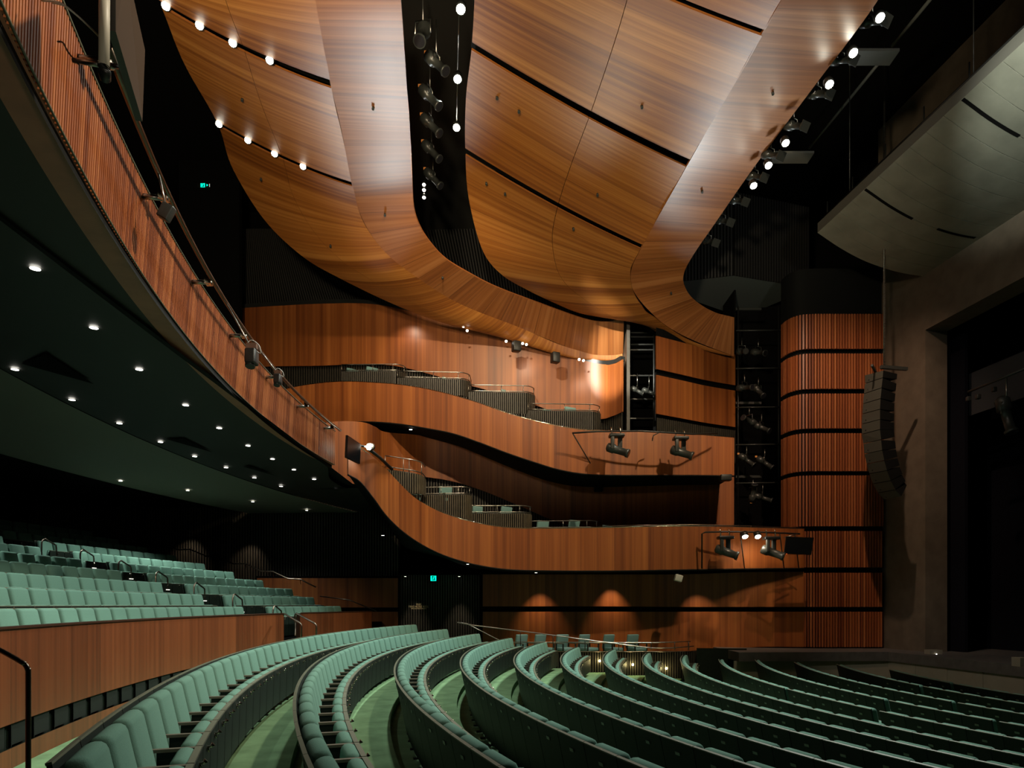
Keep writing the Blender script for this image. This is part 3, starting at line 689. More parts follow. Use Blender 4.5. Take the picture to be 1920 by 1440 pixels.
# ================================================================== BOX TIERS
def tier(name, pts, label, mat=W_WALL):
    t = empty(name, P(pts[len(pts)//2][0], pts[len(pts)//2][2], pts[len(pts)//2][3]), 0, label, 'box front')
    A = [P(x,a,d) for x,a,b,d in pts]; B = [P(x,b,d) for x,a,b,d in pts]
    o = part(ribbon(MB(), A, B, rows=4, per=10), 'timber_facing', mat, t); thick(o, .06, 0)
    part(MB().tube([cr(A, i/8)+Vector((0,-.03,.01)) for i in range(8*(len(A)-1)+1)], .014, 5), 'steel_edge', M_CHROME, t)
    part(MB().tube([cr(B, i/8)+Vector((0,-.02,-.02)) for i in range(8*(len(A)-1)+1)], .03, 5), 'dark_edge', M_BLACK, t)
    return t, A, B
L1 = [(652,826,889,20.3),(675,840,903,20.5),(700,858,934,20.8),(720,876,962,21.3),(745,903,988,21.9),(775,932,1011,22.6),(810,953,1031,23.3),(850,969,1047,23.8),(900,982,1060,24.2),(960,990,1068,24.4),
      (1050,991,1070,24.5),(1160,989,1070,24.5),(1280,987,1068,24.5),(1400,989,1066,24.6),(1507,992,1065,24.8)]
T1, L1A, L1B = tier('box_balustrade', L1, 'lower curved timber box front sweeping down from the balcony to the stage wall')
L2 = [(480,748,815,26.8),(540,729,802,26.8),(600,719,793,26.6),(650,716,791,26.3),(700,718,791,26.0),(750,722,795,25.8),(800,730,803,25.6),(850,742,813,25.4),(900,757,830,25.2),(950,775,849,25.0),(1000,789,866,24.8),
      (1050,800,881,24.6),(1100,807,889,24.6),(1160,809,891,24.7),(1230,811,891,24.9),(1300,815,891,25.1),(1376,821,892,25.3)]
T2, L2A, L2B = tier('box_balustrade', L2, 'upper curved timber box front below the bright side wall')
# rear wall of the lower boxes
lw = [(600,800,880,22.6),(640,796,900,23.0),(680,798,910,23.4),(702,806,900,24.6),(722,816,890,26.0),(783,822,893,27.0),(850,832,903,27.2),(907,843,921,27.3),(973,869,948,27.3),(1057,902,982,27.2),(1150,912,995,27.2),(1280,909,995,27.2),(1376,896,995,27.2)]
o = ribbon(MB(), [P(x,a-6,d) for x,a,b,d in lw], [P(x,b,d) for x,a,b,d in lw], rows=3, per=8).build('timber_wall_panel', W_WALL); thick(o, .05, 0)
tag(o, 'shaded curved timber wall behind the lower boxes, under the dark ledge with downlights', 'wall panel')
slatwall('slatted_wall', [P(x,b-4,d+.2) for x,a,b,d in lw[4:10]], [P(x,b+70,d+.2) for x,a,b,d in lw[4:10]], M_DSLAT, M_SHADOW, 'black slatted wall base behind the stepped lower boxes', 'wall panel', pitch=.11)
# floors / soffits of the tiers
def between(name, A, B, mat):
    return struct(ribbon(MB(), A, B, rows=1, per=8), name, mat)
u2 = [Vector((p.x, p.y, p.z)) for p in L2B]
back2 = [P(x,a-10,d) for x,a,b,d in lw]
n = 12
SA = [cr(L2B[3:], (len(L2B)-4)*i/n)+Vector((0,.03,0)) for i in range(n+1)]
SB = [Vector((a.x, max(cr(back2, (len(back2)-1)*i/n).y+.4, a.y+.3), a.z)) for i, a in enumerate(SA)]
SB = [Vector((a.x*1.02-.1, 27.9, a.z)) for a in SA]
between('ceiling_lower_boxes', SA, SB, M_BLACK)
between('floor_upper_boxes', [a+Vector((0,0,.25)) for a in SA], [b+Vector((0,0,.25)) for b in SB], M_BLACK)
SA = [cr(L1B, (len(L1B)-1)*i/n)+Vector((0,.03,0)) for i in range(n+1)]
SB = [Vector((a.x-(.8 if i < 5 else 0), 27.9, a.z)) for i, a in enumerate(SA)]
between('ceiling_side_aisle', SA, SB, M_BLACK)
between('floor_lower_boxes', [a+Vector((0,0,.25)) for a in SA], [b+Vector((0,0,.25)) for b in SB], M_BLACK)
for i, (x, y, d) in enumerate(((770,805,26.0),(878,827,25.9),(982,862,25.4),(1088,889,25.3),(1185,889,25.4))):
    c = P(x, y-1, d); o = MB().disc(c+Vector((0,0,-.03)), .06).build('downlight', E_DOWN, origin=c)
    tag(o, 'small downlight under the upper box front, %s from the left' % nth(i+1), 'downlight', 'downlights under the upper boxes')
for i, (x, y, d) in enumerate(((718,1004,22.3),(877,1058,24.6),(1005,1074,24.8),(1146,1072,24.9),(1273,1070,24.9),(760,1081,27.3),(861,1081,27.3))):
    c = P(x, y, d); o = MB().disc(c, .05).build('downlight', E_DOWN, origin=c)
    tag(o, 'small downlight under the lower box front or exit lobby, %s from the left' % nth((1,4,5,6,7,2,3)[i]), 'downlight', 'downlights under the lower boxes')
# wall grazers above the loose chairs
for x in (1012, 1147): spot(P(x,1078,25.55), tuple(P(x,1175,26.2)), 150, 66, 1, (1,.74,.5), .04)
spot(P(1290,1078,25.0), tuple(P(1315,1180,25.75)), 110, 60, .8, (1,.75,.5), .03)
for (x, d) in ((775,27.2),(862,27.2)): spot(P(x,1086,d), tuple(P(x,1230,d+.55)), 130, 50, .9, (1,.85,.62), .03)
for (x, y) in ((352,985),(465,995)): spot(P(x,y,27.4), tuple(P(x,y+80,28.1)), 70, 70, .9, (1,.78,.55), .03)

# stepped boxes: black battened screens with rounded ends, hoop rails and chairs
def hoop(parent, pts, r=.018, name='rail', mat=None): return part(MB().tube(pts, r, 7), name, mat or M_STEEL, parent)
def boxscreen(tier_n, x0, x1, yt0, yt1, yb, d, label, dep=1.0, rail=(10,16), sl=M_DSLAT):
    a = P(x0, yt0, d); b = P(x1, yt1, d); r = .42
    plan = [Vector((a.x, a.y, 0))]
    L = b.x-a.x; plan.append(Vector((a.x+L*.5, a.y, 0))); plan.append(Vector((b.x-r, b.y, 0)))
    for k in range(1, 5):
        an = k/4*PI/2; plan.append(Vector((b.x-r+math.sin(an)*r, b.y+r-math.cos(an)*r, 0)))
    plan.append(Vector((b.x, b.y+dep, 0)))
    zt = (a.z+b.z)/2; zb = Zf(yb, d)
    A = [Vector((p.x, p.y, a.z+(b.z-a.z)*min(1,max(0,(p.x-a.x)/L)))) for p in plan]; B = [Vector((p.x, p.y, zb)) for p in plan]
    t = empty('box_screen', Vector((A[1].x, A[1].y, zb)), 0, label, 'box screen')
    o = part(ribbon(MB(), A, B, rows=1, per=4), 'screen_backing', M_SHADOW, t); sub(slats(MB(), A, B, .075, .042, .04, lambda p: Vector((b.x*.6+a.x*.4-p.x if p.x < b.x-.01 else 1, -3 if p.x < b.x-.01 else 0, 0))), 'battens', sl, o)
    part(MB().tube(A, .02, 5), 'screen_cap', M_FIX, t)
    h1 = rail[1]/F*d; h0 = rail[0]/F*d
    def rr(h, back=1.0): return [cr([Vector((p.x, p.y+.03, p.z+h)) for p in A], i/4) for i in range(4*(len(A)-1)+1)]
    hoop(t, rr(h1)); hoop(t, rr(h0*.5+.0))
    for i in (0, 1, 2, 5): hoop(t, [A[i]+Vector((0,.03,0)), A[i]+Vector((0,.03,h1))], .014, 'post')
    return t
UP = [(640,757,697,696,722,26.6),(745,880,709,712,742,26.3),(878,1002,735,737,776,26.0),(990,1127,770,772,806,25.6)]
LO = [(772,881,929,927,975,24.7),(868,996,963,963,990,25.2),(990,1122,992,991,1000,25.5)]
for i, q in enumerate(UP): boxscreen(2, *q, label='black battened box screen with steel hoop rail on the upper tier, %s from the left' % nth(i+1), rail=(6,14))
boxscreen(1, 722, 790, 880, 890, 925, 23.6, label='brown battened stair screen with three-bar rail at the left end of the lower boxes', rail=(12,26), sl=M_BROWNSLAT)
for i, q in enumerate(LO): boxscreen(1, *q, label='battened box screen with steel rails on the lower tier, %s from the left' % ('second','third','rightmost')[i], rail=(6,15), sl=M_BROWNSLAT)
lr = empty('lower_box_rail', P(1300,990,24.7), 0, 'long thin bronze rail along the top of the lower box front', 'rail')
part(MB().tube(W3([(1122,987,24.8),(1200,985,24.8),(1300,984,24.8),(1400,986,24.8),(1500,990,24.9)]), .02, 6), 'rail_tube', M_BRONZE, lr)
for x in (1130,1220,1345,1408,1490): part(MB().cyl(P(x,986,24.8), P(x,992,24.8), .014), 'post', M_BRONZE, lr)

# loose chairs (armchairs without fixed base)
def chair_proto():
    t = empty('loose_chair', (0,0,0))
    R = Matrix.Rotation(math.radians(12), 3, 'X')
    part(MB().rbox((0,.25,.70), (.50,.10,.52), .03, R), 'backrest', M_FAB2, t)
    part(MB().rbox((0,.0,.43), (.50,.50,.12), .03), 'seat', M_FAB2, t)
    for s in (-1, 1):
        part(MB().box((s*.27,.0,.64), (.05,.50,.03)), 'armrest', M_ARM, t)
        part(MB().box((s*.27,.22,.33), (.035,.04,.62)), 'leg', M_FIX, t); part(MB().box((s*.27,-.22,.33), (.035,.04,.62)), 'leg', M_FIX, t)
    part(MB().box((0,.28,.33), (.46,.03,.44)), 'back_panel', M_PANEL, t)
    return t
def dup(root, loc, rz, label=None, group=None):
    r = root.copy(); COL.objects.link(r); r.location = loc; r.rotation_euler = (0, 0, rz)
    if label: r['label'] = label
    if group: r['group'] = group
    for ch in list(root.children):
        c = ch.copy(); COL.objects.link(c); c.parent = r
        for g in list(ch.children):
            d = g.copy(); COL.objects.link(d); d.parent = c
    return r
lc = chair_proto(); tag(lc, 'x', 'chair', 'loose chairs in the boxes')
spots_c = []
for i, x in enumerate((985,1021,1061,1104,1150,1194)):
    spots_c.append((x, 1190, 25.0, 1.0, 'blue-green armchair on the side platform, %s from the left' % nth(i+1), 'six chairs on the side platform', CZ))
for i, (x, y, d) in enumerate(((790,911,25.0),(841,911,25.0),(899,948,25.8),(957,949,25.8),(1024,975,25.9),(1084,974,25.9),(1146,984,26.2),(1202,984,26.2))):
    spots_c.append((x, y, d, 1.0, 'blue-green armchair in the lower boxes, %s from the left' % nth(i+1), 'chairs in the lower boxes', None))
for i, (x, y, d) in enumerate(((665,689,28.0),(702,686,27.8),(790,708,27.4),(845,706,27.4),(905,733,27.2),(955,729,27.1),(1035,766,26.7),(1075,761,26.7))):
    spots_c.append((x, y, d, 0.9, 'blue-green armchair in the upper boxes, %s from the left' % nth(i+1), 'chairs in the upper boxes', None))
for i, (x, ytop, d, rz, lab, grp, z) in enumerate(spots_c):
    zz = z if z is not None else Zf(ytop, d)-.96
    loc = Vector(((x-CXP)/F*d, d, zz)); rz = .62+.1*math.sin(i*2.3)
    if i == 0: lc.location = loc; lc.rotation_euler = (0,0,rz); lc['label'] = lab; lc['group'] = grp
    else: dup(lc, loc, rz, lab, grp)

# ================================================================== THEATRE SEATS
# local frame: +X faces the stage, Y along the row, origin on the floor below the back's top edge
def seat_parts(MBs):
    bk, cap, plate, cush, pan, lip, knob, st, arm, sup, foot = MBs
    RY = lambda a: Matrix.Rotation(a, 3, 'Y')
    lean = -math.atan2(.16, .74)
    bk.box((.085, 0, .545), (.022, .548, .76), RY(lean))
    cap.box((.004, 0, .918), (.026, .552, .012), RY(lean))
    plate.box((.014, 0, .800), (.006, .075, .030), RY(lean))
    # back cushion: rounded over the top, thicker towards the stage
    cush.rbox((.150, 0, .628), (.125, .482, .60), .052, RY(lean), 3)
    st.rbox((.395, 0, .470), (.125, .475, .38), .055, RY(.10), 3)
    pan.box((.485, 0, .375), (.022, .53, .52), RY(.03))
    lip.box((.478, 0, .640), (.040, .53, .014), RY(.03))
    knob.tube([(.49, 0, .585), (.525, 0, .585), (.545, 0, .603)], [.010, .010, .019], 8)
    knob.tube([(.50, 0, .585), (.515, 0, .545)], [.012,.007], 6)
    arm.box((.335, .28, .628), (.33, .045, .022))
    sup.box((.34, .28, .40), (.24, .03, .43)); sup.box((.20, .28, .30), (.06, .03, .34))
    foot.box((.30, .28, .07), (.05, .03, .22)); foot.box((.30, .28, .01), (.24, .06, .02))
NAMES = ['back_panel','edge_strip','seat_number_plate','back_cushion','seat_panel','seat_edge','coat_hook','seat_cushion','armrest','arm_support','foot']
MATS = [M_PANEL, M_CAP, plain('dull_number_plate', (.20,.24,.19), .4), M_FAB, M_PANEL, M_CAP, M_CHROME, M_FAB, M_ARM, M_PANEL, M_FIX]
parts = [MB() for _ in NAMES]; seat_parts(parts)
proto = empty('theatre_seat', (0, 0, 0))
for n_, mb, mt in zip(NAMES, parts, MATS): part(mb, n_, mt, proto)

seats = []   # (location, rotation, label, group, size in view)
def add_row(R, zf, p_end, p_start, lab, grp, gaps=(), close=1, offset=0):
    """seats from p_end (far side) towards smaller angles"""
    step = PITCH/R; n = 0; p = p_end-step/2; out = []
    while p > p_start:
        for (g, wd) in gaps:
            if p < g < p+step: p -= wd/R
        n += 1
        loc = radial(p, R, zf)
        q = proj((loc.x, loc.y, zf+.7))
        if q and -90 < q[0] < 2010 and q[1] < 1560 and loc.y > .75:
            out.append((loc, -p, n, 300/loc.y))
        p -= step
    for (loc, rz, k, sz) in out:
        seats.append((loc, rz, lab % (nth(k)), grp, sz))
FAR = {1:775,2:833,3:893,4:954,5:1018,6:1079,7:1147,8:1212,9:1281}
FARY = {10:22.3,11:22.4,12:21.7,13:21.1,14:19.6}
GAPS = {10:[(1478,.15),(1632,.2)],11:[(1660,.16),(1840,.12)],12:[(1779,.16)],13:[(1716,.16)],14:[(1791,.16)]}
for k, (R, h) in ROWS.items():
    pe = phi_at_x(FAR[k], R) if k in FAR else phi_at_y(FARY[k], R)
    ps = phi_at_x(72, R) if k == 1 else -.75
    gp = [(phi_at_x(x, R, False), wd) for x, wd in GAPS.get(k, [])]
    if k == 1: lab = 'green tip-up seat, %s from the far end, curved row nearest the timber parapet'
    elif k < 14: lab = 'green tip-up seat, %s from the far end, '+nth(k)+' curved row from the timber parapet'
    else: lab = 'green tip-up seat, %s from the far end of the front row nearest the stage'
    add_row(R, floor_z[k], pe, ps, lab, '%s curved row of stalls seats' % nth(k), gp)
n_front = len(seats)
BX = {1:(633,(447,487)),2:(583,(371,413)),3:(543,(295,342)),4:(488,(218,272)),5:(433,(145,203)),6:(379,(68,133)),7:(326,(-2,62)),8:(272,None),9:(218,None),10:(169,None)}
hoops = []
for k, (xe, gap) in BX.items():
    R, hz = BR[k]; z = bz[k]; pe = phi_at_x(xe, R)
    who = 'parapet row' if k == 1 else '%s row up' % nth(k)
    if gap:
        add_row(R, z, pe, phi_at_x(gap[1], R)-.002+PITCH/R*.3, 'rear stalls seat right of the aisle, %s from the wall, '+who, 'rear stalls %s row, right of the aisle' % nth(k))
        add_row(R, z, phi_at_x(gap[0], R), phi_at_x(-70, R), 'rear stalls seat left of the aisle, %s from the aisle, '+who, 'rear stalls %s row, left of the aisle' % nth(k))
        hoops.append((k, phi_at_x(gap[1], R), phi_at_x(gap[0], R), R, z))
    else: add_row(R, z, pe, phi_at_x(-60, R), 'rear stalls seat, %s from the side wall, '+who, 'rear stalls %s row' % nth(k))
order = sorted(range(len(seats)), key=lambda i: -seats[i][4])
NMAX = 330
chosen = set(order[:NMAX]); rest = order[NMAX:]
kids = list(proto.children); first = True
for i in order[:NMAX]:
    loc, rz, lab, grp, sz = seats[i]
    if first:
        proto.location = loc; proto.rotation_euler = (0, 0, rz); tag(proto, lab, 'theatre seat', grp); first = False; continue
    r = proto.copy(); COL.objects.link(r); r.location = loc; r.rotation_euler = (0, 0, rz); r['label'] = lab; r['group'] = grp
    for ch in kids:
        c = ch.copy(); COL.objects.link(c); c.parent = r
# the smallest and furthest seats as one object
vv = []; ff = []; mi = []; base_v = []; base_f = []
for ch in kids:
    if ch.name.split('.')[0] in ('foot','seat_number_plate'): continue
    b = len(base_v); base_v += [v.co.copy() for v in ch.data.vertices]
    k_ = MATS[NAMES.index(ch.name.split('.')[0])]
    base_f += [([b+i for i in f.vertices], k_, f.use_smooth) for f in ch.data.polygons]
mset = []; sm = []
for i in rest:
    loc, rz, lab, grp, sz = seats[i]; M = Matrix.Translation(loc) @ Matrix.Rotation(rz, 4, 'Z'); b = len(vv)
    vv += [tuple(M @ v) for v in base_v]
    for f, k_, s_ in base_f:
        ff.append([b+q for q in f]); 
        if k_ not in mset: mset.append(k_)
        mi.append(mset.index(k_)); sm.append(s_)
if rest:
    me = bpy.data.meshes.new('distant_seats'); me.from_pydata(vv, [], ff)
    for q in mset: me.materials.append(q)
    me.polygons.foreach_set('material_index', mi); me.polygons.foreach_set('use_smooth', sm); me.update()
    o = bpy.data.objects.new('distant_seats', me); COL.objects.link(o)
    tag(o, 'the smallest green tip-up seats at the far and upper ends of the rows', 'theatre seats', None, 'stuff')

# hoop handrails in the aisle of the rear stalls, and aisle lamps
for j, (k, pr, pl_, R, z) in enumerate(hoops):
    pc = pr-.30/R
    Ra, Rb = R-.25, R+.38; zb = z
    a0 = radial(pc, Ra+.35, zb-.1); a1 = radial(pc, Ra+.35, zb+.90); 
    q = []
    dx = radial(pc, R, 0)-radial(pr, R, 0); dx.normalize()
    c = radial(pc, R-.5, zb)
    w_ = .55
    L = [c+dx*0+Vector((0,0,-.3)), c+Vector((0,0,.82)), c+Vector((0,0,.90))-dx*.03, c-dx*.12+Vector((0,0,.95)), c-dx*(w_-.1)+Vector((0,0,.83)), c-dx*(w_-.02)+Vector((0,0,.80)), c-dx*w_+Vector((0,0,.72)), c-dx*w_+Vector((0,0,-.3))]
    o = MB().tube(L, .022, 8).build('hoop_handrail', M_BRONZE)
    tag(o, 'bent bronze hoop handrail in the rear stalls aisle, %s from the timber parapet' % nth(j+1), 'handrail', 'hoop handrails in the aisle')
    c = radial(pr+.26/R, R-.50, z+.46)
    o = MB().box(c, (.03,.16,.02), Matrix.Rotation(-pr,3,'Z')).build('aisle_light', E_AISLE); tag(o, 'tiny white aisle light beside the hoop handrail, %s from the parapet' % nth(j+1), 'light', 'aisle lights')

# handrails in the parapet gap
for j, (x0, y0, x1, y1, yb, xl) in enumerate(((531,1151,565,1169,1195,552),(553,1150,593,1170,1190,553))):
    d = 17.2-j*.3; d2 = d-1.1
    L = [P(x0+(0 if j == 0 else 1), 1192, d), P(x0, y0+3, d), P(x0+3, y0, d), P(x1-3, y1-1, d2), P(x1, y1+3, d2), P(x1, yb+6, d2)]
    if j == 0: L = L[1:]
    o = MB().tube(L, .022, 8).build('stair_handrail', M_BRONZE)
    tag(o, 'sloping bronze handrail in the gap of the timber parapet, %s one' % ('left','right')[j], 'handrail')
# nearest handrail, lower left corner
L = [P(-60,1190,2.35), P(0,1219,2.25), P(38,1240,2.2), P(47,1246,2.2), P(52,1256,2.2), P(53,1275,2.2), P(53,1500,2.2)]
# smooth sampling
LL = [cr(L, i/5) for i in range(5*(len(L)-1)+1)]
o = MB().tube(LL, .0078*1.0, 12).build('stair_handrail', M_BRONZE); tag(o, 'large bronze handrail with a bent top at the lower left corner', 'handrail')
# side-wall handrail of the rear stalls (zig-zag with the stairs)
hp = [(233,1006),(255,1005),(284,1018),(305,1019),(333,1031),(356,1030),(387,1043),(409,1044),(437,1057),(461,1057),(489,1071),(512,1072),(540,1085),(563,1086),(592,1101)]
ts = empty('wall_handrail', P(400,1060,27.4), 0, 'zig-zag bronze handrail following the stairs on the dark side wall', 'handrail')
part(MB().tube([P(x,y,27.5-1.0*i/14) for i, (x, y) in enumerate(hp)], .026, 8), 'rail_tube', M_BRONZE, ts)
for i in (1,3,5,7,9,11,13): x, y = hp[i]; d = 27.5-1.0*i/14; part(MB().cyl(P(x,y,d), P(x+1,y+9,d+.2), .014), 'bracket', M_BRONZE, ts)
o = MB().tube(W3([(600,1118,26.8),(655,1125,26.6),(706,1146,26.2)]), .022, 7).build('wall_handrail', M_BRONZE); tag(o, 'short handrail running down the wall behind the end of the parapet', 'handrail')
# platform rails
pr_ = empty('platform_rail', P(1100,1219,23.5), 0, 'thin steel rails with posts in front of the six loose chairs', 'rail')
part(MB().tube(W3([(858,1167,23.5),(885,1172,23.5),(940,1179,23.5),(1003,1186.5,23.5),(1140,1205,23.5),(1221,1215,23.5),(1260,1215,23.6),(1301,1211.5,23.9)]), .018, 8), 'rail_tube', M_STEEL, pr_)
part(MB().tube(W3([(858,1167,23.5),(875,1169,23.9),(935,1200,24.1),(960,1204,23.6),(1100,1204.5,23.6),(1221,1205,23.6),(1260,1204,23.7),(1295,1202.5,24.0)]), .016, 8), 'rail_tube', M_STEEL, pr_)
for x, y0 in ((976,1183),(1037,1191),(1097,1199),(1160,1204),(1221,1205),(1265,1204),(1291,1203)): part(MB().cyl(P(x,y0,23.55), P(x,1219,23.55), .014), 'post', M_FIX, pr_)

# ================================================================== LAMPS AND STAGE EQUIPMENT
def downlamp(px, py, d, r, label, grp, mat=E_LAMP, cat='downlight', nrm=(.0,-.5,-.85)):
    c = P(px, py, d); n = Vector(nrm).normalized()
    t = empty('recessed_lamp', c, 0, label, cat, grp)
    part(MB().cyl(c+n*.01, c-n*.16, r*1.25, 14), 'housing', M_FIX, t)
    part(MB().disc(c+n*.014, r, n), 'lens', mat, t)
    return t
for i, x in enumerate((313,376,438,507)):
    c = on_shell(FS1, 2.0, x)+Vector((0,-.05,-.03)); q = proj(c); downlamp(q[0], q[1], c.y, .085, 'bright lamp in the upper slot of the left ceiling shell, %s from the left' % nth(i+1), 'lamps in the upper shell slot')
for i, x in enumerate((412,466,516,569)):
    c = on_shell(FS1, 4.0, x)+Vector((0,-.05,-.03)); q = proj(c); downlamp(q[0], q[1], c.y, .085, 'bright lamp in the lower slot of the left ceiling shell, %s from the left' % nth(i+1), 'lamps in the lower shell slot')
for i, (x, y) in enumerate(((864,17),(858,148),(856,239))): downlamp(x, y, (16.0,18.5,20.5)[i], .10, 'bright lamp hanging in the black slot between the ceiling shells, %s from the top' % nth(i+1), 'lamps in the black slot')
for i, (x, y) in enumerate(((795,346),(795,356),(795,370))): downlamp(x, y, 23.3, .055, 'one of three small stacked lamps low in the black slot, %s from the top' % nth(i+1), 'small lamps in the black slot', E_LAMPW)
for i, (x, y, d) in enumerate(((1650,33,15.6),(1600,99,16.4),(1555,158,17.2),(1473,268,19.0),(1441,310,19.9),(1413,348,20.8))):
    downlamp(x, y, d, .095, 'bright lamp beyond the stage-side ceiling band, %s from the top' % nth(i+1), 'lamps along the stage-side band')
m = MB().tube(W3([(862,-20,16.2),(860,60,17.2),(858,130,18.6)]), .02, 6).tube(W3([(858,150,18.6),(856,236,20.6)]), .02, 6)
tag(m.build('suspension_rod', M_STEEL), 'thin steel rods linking the lamps in the black slot', 'rod')
# back of the black slot
struct(MB().box((-2.3, 20, 18.6), (3.4, 26, .1)), 'trim_9', M_SOFFIT)

def profile_spot(px, py, d, aim, s, label, grp, tagcol=None, hang=.35, lensmat=None):
    """small theatre profile lantern: barrel, lens ring, yoke, clamp"""
    c = P(px, py, d); a = Vector(aim).normalized(); t = empty('stage_lantern', c, 0, label, 'stage light', grp)
    L = .62*s; r = .085*s
    part(MB().tube([c-a*L*.5, c-a*L*.42, c-a*L*.12, c-a*L*.10, c+a*L*.42, c+a*L*.43, c+a*L*.5], [r*.7, r*1.25, r*1.3, r*.85, r*.85, r*1.15, r*1.15], 12), 'barrel', M_FIXG, t)
    part(MB().disc(c+a*(L*.5+.004), r*.95, a), 'lens', lensmat or M_LENS, t)
    side = a.cross(Vector((0,0,1))).normalized(); up = Vector((0,0,1))
    part(MB().tube([c+side*r*1.4, c+side*r*1.4+up*r*2.2, c-side*r*1.4+up*r*2.2, c-side*r*1.4], .012*s, 6), 'yoke', M_STEEL, t)
    part(MB().cyl(c+up*r*2.2, c+up*(r*2.2+hang*s), .014*s, 6), 'clamp', M_STEEL, t)
    if tagcol: part(MB().box(c-a*L*.55+up*.03, (.06*s,.03,.05*s)), 'cable_tag', tagcol, t)
    return t
for i, (x, y) in enumerate(((806,182),(808,234),(809,283),(812,334))):
    profile_spot(x, y, 18.6+i*1.4, (.62,-.2,-.75), 1.35, 'dark profile lantern in the black ceiling slot, %s from the top of the row' % nth(i+1), 'lanterns in the black slot', E_ORANGE, 0.6)
profile_spot(818, 118, 17.2, (.6,-.3,-.75), 1.35, 'dark profile lantern near the top of the black ceiling slot', 'lanterns in the black slot', E_ORANGE, .6)
profile_spot(793, 62, 16.6, (-.1,-.55,-.85), 1.6, 'silver-rimmed lantern pointing down at the top of the black slot', 'lanterns in the black slot', None, .6)
for i, (x, y, d) in enumerate(((1636,40,16.2),(1577,112,17.1),(1534,176,18.1),(1489,236,19.1),(1446,291,20.1),(1416,331,21.1),(1382,376,22.1),(1355,414,22.8),(1328,452,23.4))):
    t = profile_spot(x, y, d, (.45,-.75,-.55), 1.15, 'small lantern with barn doors hanging beyond the stage-side band, %s from the top' % nth(i+1), 'hanging lanterns beyond the band', None, .35)
    c = P(x, y, d)+Vector((.45,-.75,-.55)).normalized()*.40
    part(MB().box(c, (.30,.02,.24), Matrix.Rotation(.5,3,'Z') @ Matrix.Rotation(.6,3,'X')), 'barn_doors', M_FIXG, t)
# side slot with ladders of lanterns
struct(MB().box(P(1421,780,29.5), (2.3, .1, 11)), 'trim_10', M_SHADOW)
struct(MB().box(P(1377,760,28.0)+Vector((-.04,.55,0)), (.06, 1.5, 9.6)), 'trim_11', M_SHADOW)
struct(MB().box(P(1421,1000,27.2)+Vector((0,.5,-.25)), (2.1, 2.2, .1)), 'trim_12', M_SHADOW)
lad = empty('lighting_ladder', P(1421,985,27.0), 0, 'black pipe ladder carrying lanterns in the tall dark slot', 'lighting frame')
for y in (620,691,764,834,906): part(MB().cyl(P(1380,y,26.9), P(1464,y-1,26.9), .025), 'pipe', M_FIXG, lad)
for x in (1384,1460): part(MB().cyl(P(x,575,27.1), P(x,985,27.1), .03), 'upright', M_FIX, lad)
for y in (580,756,894): part(MB().box(P(1403,y,27.2), (1.0,.1,.09)), 'bracket', M_FIXG, lad)
lant = [(1391,659,(.1,-.9,-.3)),(1422,661,(.4,-.8,-.35)),(1396,727,(.5,-.8,-.2)),(1422,733,(.3,-.6,-.7)),(1405,789,(-.8,-.5,.2)),(1428,802,(.6,-.6,-.5)),(1400,863,(.6,-.4,-.6)),(1434,868,(.65,-.4,-.6)),(1412,925,(.0,-.5,.8)),(1430,934,(.8,-.4,-.35))]
for i, (x, y, a) in enumerate(lant):
    profile_spot(x, y, 26.7, a, 1.2, 'dark lantern in the tall wall slot, %s one on the %s pipe' % (('left','right')[i % 2], ('top','second','third','fourth','lowest')[i//2]), 'lanterns in the tall wall slot', E_ORANGE if i > 3 else None, .25, M_STEEL if i < 2 else None)

for i, (x, y, a) in enumerate(((1195,733,(.75,-.3,-.5)),(1217,735,(.8,-.4,-.45)))):
    profile_spot(x, y, 26.4, a, .95, 'pale ribbed lantern in the rack recess, %s of two' % ('left','right')[i], 'lanterns in the rack recess', None, .5)
# moving-head lights
def moving_head(px, py, d, label):
    c = P(px, py, d); s = d/F; t = empty('moving_head_light', c, 0, label, 'stage light', 'moving-head lights on the box fronts')
    X = Vector((1,0,0)); Z = Vector((0,0,1)); Y = Vector((0,1,0))
    part(MB().rbox(c+Z*.27, (.52,.34,.11), .03), 'base', M_FIX, t)
    yk = MB(); yk.rbox(c+X*-.15+Z*.02-Y*.1, (.13,.10,.46), .03); yk.rbox(c+X*.14+Z*.05+Y*.14, (.16,.09,.42), .03); part(yk, 'yoke', M_FIXG, t)
    a = Vector((.86,-.30,-.36)).normalized(); h = c+X*-.05-Z*.19
    hd = part(MB().tube([h-a*.30, h-a*.26, h-a*.05, h, h+a*.40, h+a*.41, h+a*.50], [.10,.155,.165,.135,.125,.15,.15], 20), 'head', M_FIXG, t)
    sub(MB().disc(h+a*.505, .125, a, 20), 'lens', M_LENS, hd)
    for x in (-.16, .14): part(MB().tube([c+X*x+Z*.32, c+X*x+Z*.46, c+X*(x-.03)+Z*.56], .022, 6), 'clamp', M_CHROME, t)
    return t
moving_head(1156, 832, 23.6, 'black moving-head light hanging before the upper box front, left of two')
moving_head(1276, 837, 23.9, 'black moving-head light hanging before the upper box front, right of two')
moving_head(1360, 1023, 23.7, 'black moving-head light hanging before the lower box front, left of two')
moving_head(1446, 1024, 23.7, 'black moving-head light hanging before the lower box front, right of two')
b = empty('lighting_bar', P(1180,809,23.6), 0, 'black lighting bar with slanting brace before the upper box front', 'lighting bar')
part(MB().tube(W3([(1073,812,23.9),(1120,809,23.7),(1200,808,23.6),(1250,811,23.7),(1300,814,23.9),(1345,812,24.6)]), .03, 8), 'bar', M_FIX, b)
part(MB().cyl(P(1074,813,23.9), P(1112,877,24.7), .02), 'brace', M_FIX, b); part(MB().tube(W3([(1236,811,23.9),(1225,817,23.9),(1223,826,23.8)]), .02, 6), 'cable', M_FIX, b)
